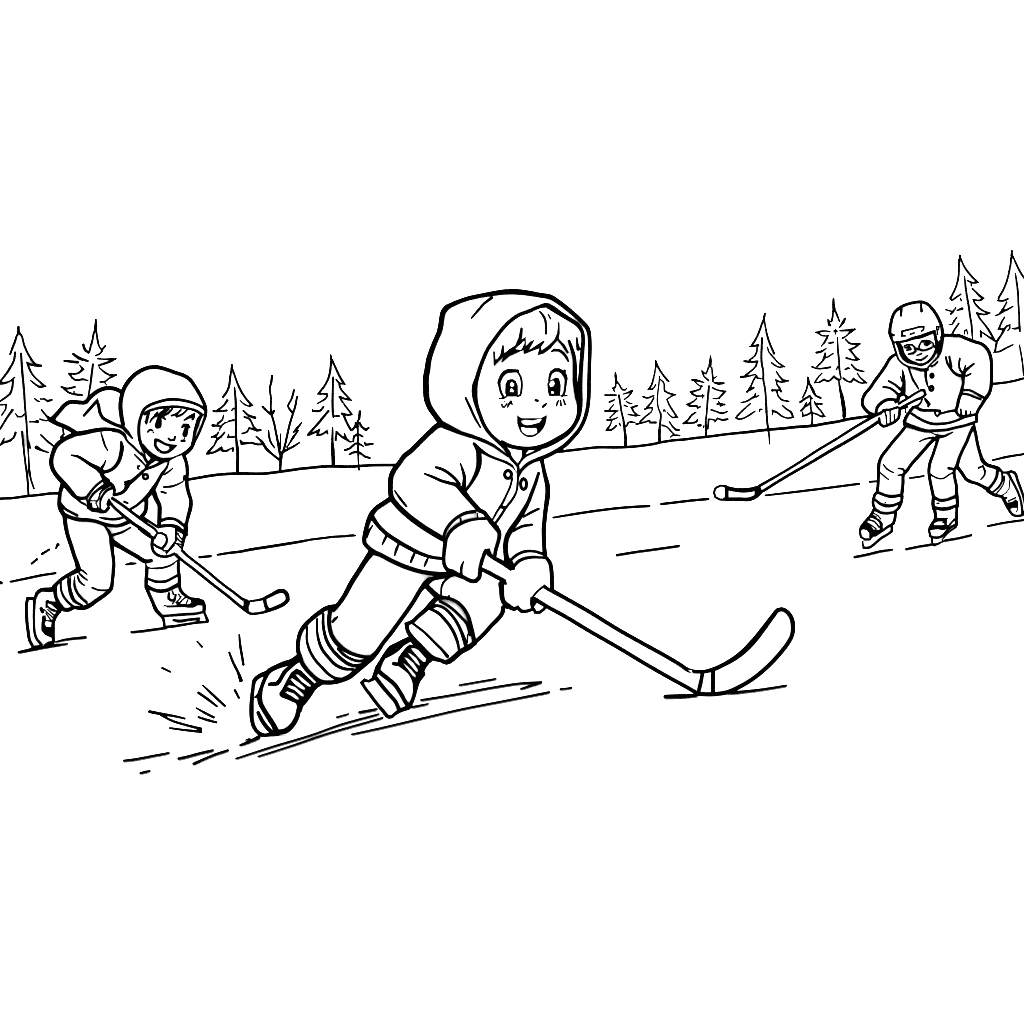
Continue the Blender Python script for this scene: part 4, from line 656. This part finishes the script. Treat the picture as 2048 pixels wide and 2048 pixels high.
spruce(1624, 850,
    'N 1003,1055 1060,1170 1172,1330 1130,1385 1187,1410 1140,1445 1225,1572 1050,1530 930,1570 900,1492 960,1430 900,1382 940,1310 985,1180',
    'N 1003,1062,26 1012,1130,42; 998,1150,20 990,1200,20 965,1260,22 932,1322,16; 1030,1150,26 1070,1230,36 1110,1300,22 1168,1325,28; 903,1380,28 960,1340,26 1025,1298,22 1062,1335,16; 985,1383,14 960,1440,28 912,1490,24; 935,1510,16 935,1560,22 980,1550,22 1040,1520,22; 1060,1520,20 1120,1537,20 1190,1567,26 1217,1560,22 1170,1490,20 1110,1420,18 1090,1373,14; 1100,1400,26 1182,1403,28; 985,1435,14 1030,1390,28',
    'N 1037,1300,16 1045,1480,22 1058,1540,24 1055,1675,26',
    'smallest spruce, tucked between two big ones left of the bespectacled skater')
spruce(1688, 838,
    'N 1333,40 1380,260 1495,298 1445,400 1635,435 1500,540 1678,630 1560,705 1675,838 1600,900 1727,985 1665,1010 1768,1140 1400,1110 1075,1142 1180,1000 1052,925 1210,820 1108,742 1240,670 1150,520 1092,480 1290,445 1250,315 1312,310',
    'N 1333,50,26 1333,120,36 1340,185,44; 1327,200,22 1323,260,24 1310,330,22 1290,388,28 1270,385,22 1262,320,24 1290,342,16; 1350,190,24 1385,270,24 1412,342,16; 1482,303,28 1460,350,36 1410,418,16; 1287,470,16 1200,462,20 1110,482,28 1150,500,22 1180,522,18 1262,525,18 1250,550,24 1215,610,24 1176,662,14; 1345,465,28 1375,465,24; 1358,440,14 1358,502,14; 1418,458,20 1500,455,26 1605,443,32 1540,490,22 1490,535,14 1450,555,24; 1278,620,26 1327,610,24; 1487,568,16 1530,615,22 1672,630,24 1610,675,22 1545,705,26 1590,760,22 1640,820,28 1670,832,16; 1640,838,24 1600,837,20 1498,810,24; 1113,742,30 1170,730,28 1237,688,14; 1225,750,22 1220,800,36 1190,850,20 1120,920,20; 1058,925,26 1110,947,18 1200,945,22 1292,930,26; 1250,803,18 1327,753,18; 1182,1008,16 1140,1050,18 1090,1130,22 1150,1127,20 1210,1090,28 1260,1112,20 1340,1050,24 1400,1095,24 1422,1090,16; 1565,893,18 1620,955,26 1724,985,20; 1483,960,18 1520,940,28 1542,945,16; 1640,1008,16 1680,1065,18 1758,1130,26 1700,1137,20 1590,1080,26 1560,1122,20 1520,1117,20 1463,1075,26; 1368,960,16 1390,920,14',
    'N 1385,545,14 1390,700,24 1405,850,24 1415,1000,22 1430,1070,16; 1400,1090,20 1420,1220,32 1440,1300,46 1460,1420,52 1470,1565,50 1462,1592,16',
    'spiky spruce on a bare thick trunk, just left of the bespectacled skater')
spruce(1958, 772,
    'O 980,145 1040,300 1262,555 1170,640 1340,790 1200,840 1430,1010 1275,1050 1500,1425 1220,1700 860,1600 870,1400 962,1165 815,1185 930,1050 758,955 960,880 818,830 940,530',
    'O 980,155,30 978,185,34; 968,215,30 965,300,28 962,420,26 945,530,26 920,620,24 880,710,26 835,790,28 860,822,22 920,780,26 992,730,22; 992,195,22 1040,310,26 1100,400,26 1170,480,26 1252,557,28 1160,560,28 1093,525,18; 1150,565,16 1150,608,16; 985,795,18 1000,828,22; 1165,645,20 1220,700,24 1300,775,36 1328,792,28 1290,822,28 1176,810,20; 1185,830,20 1200,860,22 1260,930,26 1350,990,24 1422,1010,28 1380,1032,20 1240,1015,36 1270,1080,24 1350,1180,24 1420,1280,30 1490,1400,24 1512,1432,16; 1285,1270,20 1295,1362,30; 1300,1290,18 1360,1330,20 1440,1385,26 1505,1432,20; 762,960,20 850,985,24; 845,1025,32 880,985,26 915,935,26; 940,972,22 980,955,30 1012,945,40; 932,1075,20 890,1130,28 865,1180,16 818,1182,16; 962,1165,22 910,1240,26 870,1310,32; 1048,1322,16 1048,1273,16 1080,1257,16 1095,1322,16',
    'O 1048,465,18 1060,580,28 1085,760,26 1110,900,28 1135,1080,28 1155,1200,28 1160,1300,28 1168,1380,16 1210,1700,16 1263,2085,16',
    'tall spruce rising right behind the bespectacled skater\'s shoulder')
spruce(2050, 754,
    'O 1753,75 1940,480 2080,700 2020,780 2250,1050 2130,1100 2300,1500 1900,1600 1478,1602 1600,1330 1548,1250 1640,1080 1500,1052 1650,880 1532,825 1700,400',
    'O 1753,85,30 1747,160,36; 1740,190,28 1735,260,26 1715,370,26 1680,520,26 1630,650,26 1550,790,26; 1545,825,30 1620,830,26 1692,800,26; 1767,165,22 1800,240,24 1840,330,26 1890,420,26 1945,500,24; 1675,850,20 1635,920,22 1600,985,36; 1505,1050,20 1560,1030,22 1590,1000,40 1680,960,28 1768,910,18; 1642,1073,20 1600,1140,24 1570,1210,24 1555,1248,28 1640,1247,28 1680,1200,24 1722,1188,20; 1722,1180,18 1720,1240,22 1688,1272,16; 1757,1240,16 1800,1243,30 1868,1225,20; 1640,1250,36 1590,1340,26 1530,1430,32 1510,1520,26 1500,1580,28; 1476,1597,16 1560,1587,24 1650,1540,26 1768,1483,20',
    'O 1805,420,18 1825,560,28 1842,700,26 1850,880,26 1860,1050,26 1865,1200,30 1872,1278,30; 1865,1488,18 1885,1600,24 1905,1720,26 1920,1850,26 1930,1935,22 1947,1960,22',
    'tall spruce cut by the right picture edge')

bt = thing('bare_tree', G(560, 949), 'leafless tree with forked upright branches, standing between two spruces on the left shore', 'tree')
bd = gdep(560, 949)
part('trunk', bt, bd, None, 'H 785,1090,30 782,1130,34 778,1180,28 774,1275,22', thick=1.0)
for q, dz in (('H 695,345,22 690,400,24 675,460,20 685,560,20 685,680,20 695,730,22 715,800,22 735,900,22 755,1000,24 770,1090,24 782,1130,20', 0.12),
              ('H 605,645,24 650,690,22 690,720,26', 0.1), ('H 715,685,24 695,720,22', 0.08),
              ('H 908,485,22 880,580,20 850,635,20 890,700,22', -0.12),
              ('H 937,550,20 920,640,22 895,720,22 865,820,22 840,930,22 820,1020,22 800,1085,22 782,1130,24', -0.12),
              ('H 980,800,16 940,850,26 905,890,18', -0.2), ('H 950,875,12 900,940,26 870,990,16 840,1035,14', -0.15),
              ('H 962,990,16 900,1030,22 850,1055,24 805,1082,22', -0.08), ('H 662,875,16 667,930,22 690,1000,20 722,1042,14', 0.2),
              ('H 778,908,12 778,1052,12', 0.15), ('H 543,932,16 600,985,26 640,1050,30 700,1105,22 770,1160,24', 0.06)):
    part('branch', bt, bd + dz * 0.6, None, q, thick=1.0)

FAT = 1.3

# ------------------------------------------------------------------ the setting: ice, snow bank, marks on the ice
mb = MB(); e = 400.0
mb.add([(-e, -60, 0), (e, -60, 0), (e, 2 * e, 0), (-e, 2 * e, 0)], [(0, 1, 2, 3)], 0)
tag(mb.build('ice', [M_ICE, M_INK]), kind='structure')

SHORE = ('Z -260,1016,5 F 0,1822,24 110,1818 240,1800 390,1785 480,1772 590,1770,24 L 1600,1335,28 H 0,1328,26 90,1312 180,1300 350,1290 650,1288 '
         '730,1278 870,1258 960,1245 1060,1235 1190,1222 1480,1222 1640,1210 1900,1207 A 1560,1835,28 1730,1815 I 0,1320,32 330,1318 530,1305 '
         '640,1292 740,1278 860,1250 1000,1228 1170,1215 1290,1198 1460,1180 1570,1165 1700,1148 N 250,1763,36 350,1750 '
         '540,1730 690,1718 850,1700 1000,1690 1100,1680 1230,1655 1390,1630 1520,1600 1690,1575 1790,1560,30 '
         'P 1580,1043,26 1660,1035 1740,1025 1820,1010 1932,980,24 Z 2150,742,5')
sh = spline(parse(SHORE)[0], False, 12)
mb = MB(); lo = []; hi = []; far = []; bk = []
for x, y, w in sh:
    w += 1.6; yb = y + w / 2; d = gdep(x, yb); p = G(x, yb); h = w * d / FPX
    u = np.array([p[0], p[1], 0.0]); u /= np.hypot(u[0], u[1])
    lo.append(p); hi.append(p + np.array([0, 0, h])); bk.append(p + u * 0.6 + np.array([0, 0, h * 1.05])); far.append(p + u * 260 + np.array([0, 0, h + 4.0]))
n = len(sh); V = np.vstack([lo, hi, bk, far])
mb.add(V, [(n + i, n + i + 1, 2 * n + i + 1, 2 * n + i) for i in range(n - 1)] + [(2 * n + i, 2 * n + i + 1, 3 * n + i + 1, 3 * n + i) for i in range(n - 1)], 0)
mb.add(V, [(i, i + 1, n + i + 1, n + i) for i in range(n - 1)], 1)
tag(mb.build('snow_bank', [M_SNOW, M_INK]), kind='structure')

def ground_marks(name, s):
    mb = MB()
    for st in parse(s, 16):
        st[:, 2] += FAT; ribbon(mb, spline(st, False, 8), None, 0, ground=0.004)
    tag(mb.build(name, [M_INK]), kind='structure')
ground_marks('rink_line',
    'V -10,632,28 12,640,20; V 80,630,14 200,605,16 330,578,16 430,563,14; V 970,497,10 1010,490,20 1050,488,10; V 1540,440,16 1630,432,16;'
    'V 1680,422,14 1760,408,16 C 0,110,22 100,90,24 280,62,24 450,35,24 600,10,22 H 1055,1928,18 1200,1910 1290,1898 1400,1893 1480,1885,20 1500,1887,12;'
    'X 20,595,10 150,573,14 320,548,14 480,530,14 640,520,14; X 715,508,14 800,498 910,485 1020,475,14;'
    'U 505,1045,12 760,1015,16 1000,985,16 1230,955,16; U 1310,940,14 1370,935,12; U 1620,912,14 1730,895,12;'
    'X 430,837,14 530,820 660,802 830,778,14; Q 1585,553,18 1720,520,24 1950,482,20')
ground_marks('skate_marks',
    'Q 60,1622,24 220,1590 340,1560 480,1540,18; Q 630,1535,22 800,1500,22 930,1478,22 1010,1450,22 1200,1415,22 1350,1380,22; Q 1530,1280,20 1700,1245,20 1950,1209,20;'
    'J 40,1790,26 140,1768,30 250,1745,34 430,1715,28 580,1698,14; J 450,1675,14 550,1650,20 660,1635,22 780,1625,26;'
    'K 15,1567,22 100,1560 280,1535 400,1520,22;'
    'Y 178,587,8 360,528,9 560,468,9 700,418,9 885,367,8; Y 288,577,8 450,525,9 650,458,9 800,415,9 905,385,8; Y 752,467,8 900,435,9 1100,388,9 1300,342,9 1500,303,9 1730,258,10;'
    'Y 1095,297,9 1250,272 1450,235 1600,213 1690,209,10; Y 1590,242,9 1690,209,12; Y 1285,223,8 1465,192,8; Y 1785,243,8 1840,237,8; Y 678,382,8 735,366,7;'
    'Y 790,358,12 875,342,10; Y 1050,332,10 1130,316,7; E 1000,1008,24 1100,1005,26 1200,1000,18; E 1400,985,14 1480,978,16 1600,965,14 1780,937,12;'
    'S 85,1310,20 200,1295 330,1270 520,1235,18; S 615,1290,26 700,1270,22 830,1235 945,1210,22; S 760,1340,26 870,1290,22 980,1245 1090,1210,22; S 245,1430,20 300,1415 335,1410,18;'
    'S 1210,1160,20 1300,1125,26 1385,1085,36; S 1260,1112,8 1300,1100,20')

# ------------------------------------------------------------------ ice chips in the air
CHIPS = [
    ('S 790,155,16 845,215,22', 4.25, 'tiny dark ice chip flying highest and nearest the smiling left skater\'s front skate'),
    ('S 450,412,22 540,455,20', 4.25, 'short dark ice chip flying alone, farthest left of the upper spray'),
    ('S 1200,90,18 1210,200,26 1225,290,26 1242,390,24', 4.2, 'long near-upright ice streak, tallest of the spray behind the rear skate'),
    ('S 1102,260,22 1140,360,26 1190,460,28 1220,545,40', 4.2, 'long steep ice streak with a thick lower end, just left of the tallest one'),
    ('S 1155,625,26 1200,710,22', 4.2, 'short steep ice chip closest to the heel of the rear skate'),
    ('S 845,580,16 930,660,26 1065,785,24', 4.2, 'upper of two parallel slanting ice streaks left of the rear skate'),
    ('S 800,650,26 900,720,28 990,790,20', 4.2, 'lower of two parallel slanting ice streaks left of the rear skate'),
    ('S 780,798,14 870,850,26 960,895,24', 4.2, 'shallow-slanting ice streak just above the flattest short one'),
    ('S 800,888,22 900,920,26 985,942,22', 4.2, 'flattest short ice streak, lowest of the four beside the rear skate'),
    ('S 325,835,30 440,858,30 560,878,24 680,905,20', 4.2, 'top prong of the long forked ice shard at far left of the spray'),
    ('S 440,866,24 540,920,24 680,965,24 838,1005,28', 4.2, 'middle prong of the long forked ice shard at far left of the spray'),
    ('S 525,995,20 650,1012,22 838,1032,28', 4.2, 'bottom prong of the long forked ice shard at far left of the spray'),
    ('V 240,495,18 290,455,20', 6.0, 'lowest of three dark snow puffs trailing the left skater\'s back leg'),
    ('V 320,420,20 385,380,18', 6.0, 'middle of three dark snow puffs trailing the left skater\'s back leg'),
    ('V 430,378,12 442,352,22 452,340,30', 6.0, 'highest, comma-shaped dark snow puff beside the left skater\'s trousers'),
]
for s, d, lab in CHIPS:
    st = spline(parse(s)[0], False, 4); st[:, 2] += FAT
    c = W(st[:, 0], st[:, 1], np.full(len(st), d)).mean(0)
    n = len(st); mb = MB()
    t = np.gradient(st[:, :2], axis=0); t /= np.hypot(t[:, 0], t[:, 1])[:, None]
    K = 8; V = []
    # faceted spindle, rounded ends
    ts = np.linspace(0, 1, n)
    for i in range(n):
        r = st[i, 2] / 2
        for j in range(K):
            a = 2 * math.pi * j / K
            q = st[i, :2] + np.array([-t[i, 1], t[i, 0]]) * r * math.cos(a)
            V.append(W([q[0]], [q[1]], [d + math.sin(a) * r * d / FPX])[0])
    for i, sg in ((0, -1), (n - 1, 1)):
        q = st[i, :2] + t[i] * sg * st[i, 2] * 0.3
        V.append(W([q[0]], [q[1]], [d])[0])
    F = [(i * K + j, i * K + (j + 1) % K, (i + 1) * K + (j + 1) % K, (i + 1) * K + j) for i in range(n - 1) for j in range(K)]
    F += [(j, n * K, (j + 1) % K) for j in range(K)] + [((n - 1) * K + j, (n - 1) * K + (j + 1) % K, n * K + 1) for j in range(K)]
    mb.add(np.array(V), F, 0)
    o = mb.build('ice_chip', [M_INK], None, c); o.location = Vector(c)
    tag(o, lab, 'ice chip', 'ice chips thrown up by the skates')

# ------------------------------------------------------------------ light: an even, overcast winter day
wd = bpy.data.worlds.new('World'); scn.world = wd; wd.use_nodes = True
nt = wd.node_tree; bg = nt.nodes['Background']
sk = nt.nodes.new('ShaderNodeTexSky'); sk.sky_type = 'NISHITA'; sk.sun_disc = False
sk.sun_elevation = R(48); sk.sun_rotation = R(200); sk.dust_density = 1.0; sk.air_density = 1.0; sk.ozone_density = 1.0
hs = nt.nodes.new('ShaderNodeHueSaturation'); hs.inputs['Saturation'].default_value = 0.08   # cloud cover greys the sky
nt.links.new(sk.outputs['Color'], hs.inputs['Color']); mx = nt.nodes.new('ShaderNodeMix'); mx.data_type = 'RGBA'; mx.inputs['Factor'].default_value = 0.85     # closed white cloud deck
ci = [i for i in mx.inputs if i.type == 'RGBA']; cx = [o for o in mx.outputs if o.type == 'RGBA'][0]
ci[1].default_value = (8, 8, 8, 1)
nt.links.new(hs.outputs['Color'], ci[0]); nt.links.new(cx, bg.inputs['Color']); bg.inputs['Strength'].default_value = 0.15
sl = bpy.data.lights.new('sun', 'SUN'); sl.energy = 1.0; sl.angle = R(40); sl.color = (1, 0.98, 0.95)
so = bpy.data.objects.new('sun', sl); COL.objects.link(so)
sd = Vector((math.sin(R(200)) * math.cos(R(48)), math.cos(R(200)) * math.cos(R(48)), math.sin(R(48))))
so.rotation_euler = (-sd).to_track_quat('-Z', 'Y').to_euler(); so.location = (0, -10, 20)
scn.view_settings.view_transform = 'Standard'; scn.view_settings.look = 'None'
scn.view_settings.exposure = 1.6; scn.view_settings.gamma = 1.0
scn.cycles.max_bounces = 6; scn.cycles.diffuse_bounces = 4
scn.cycles.filter_width = 1.0
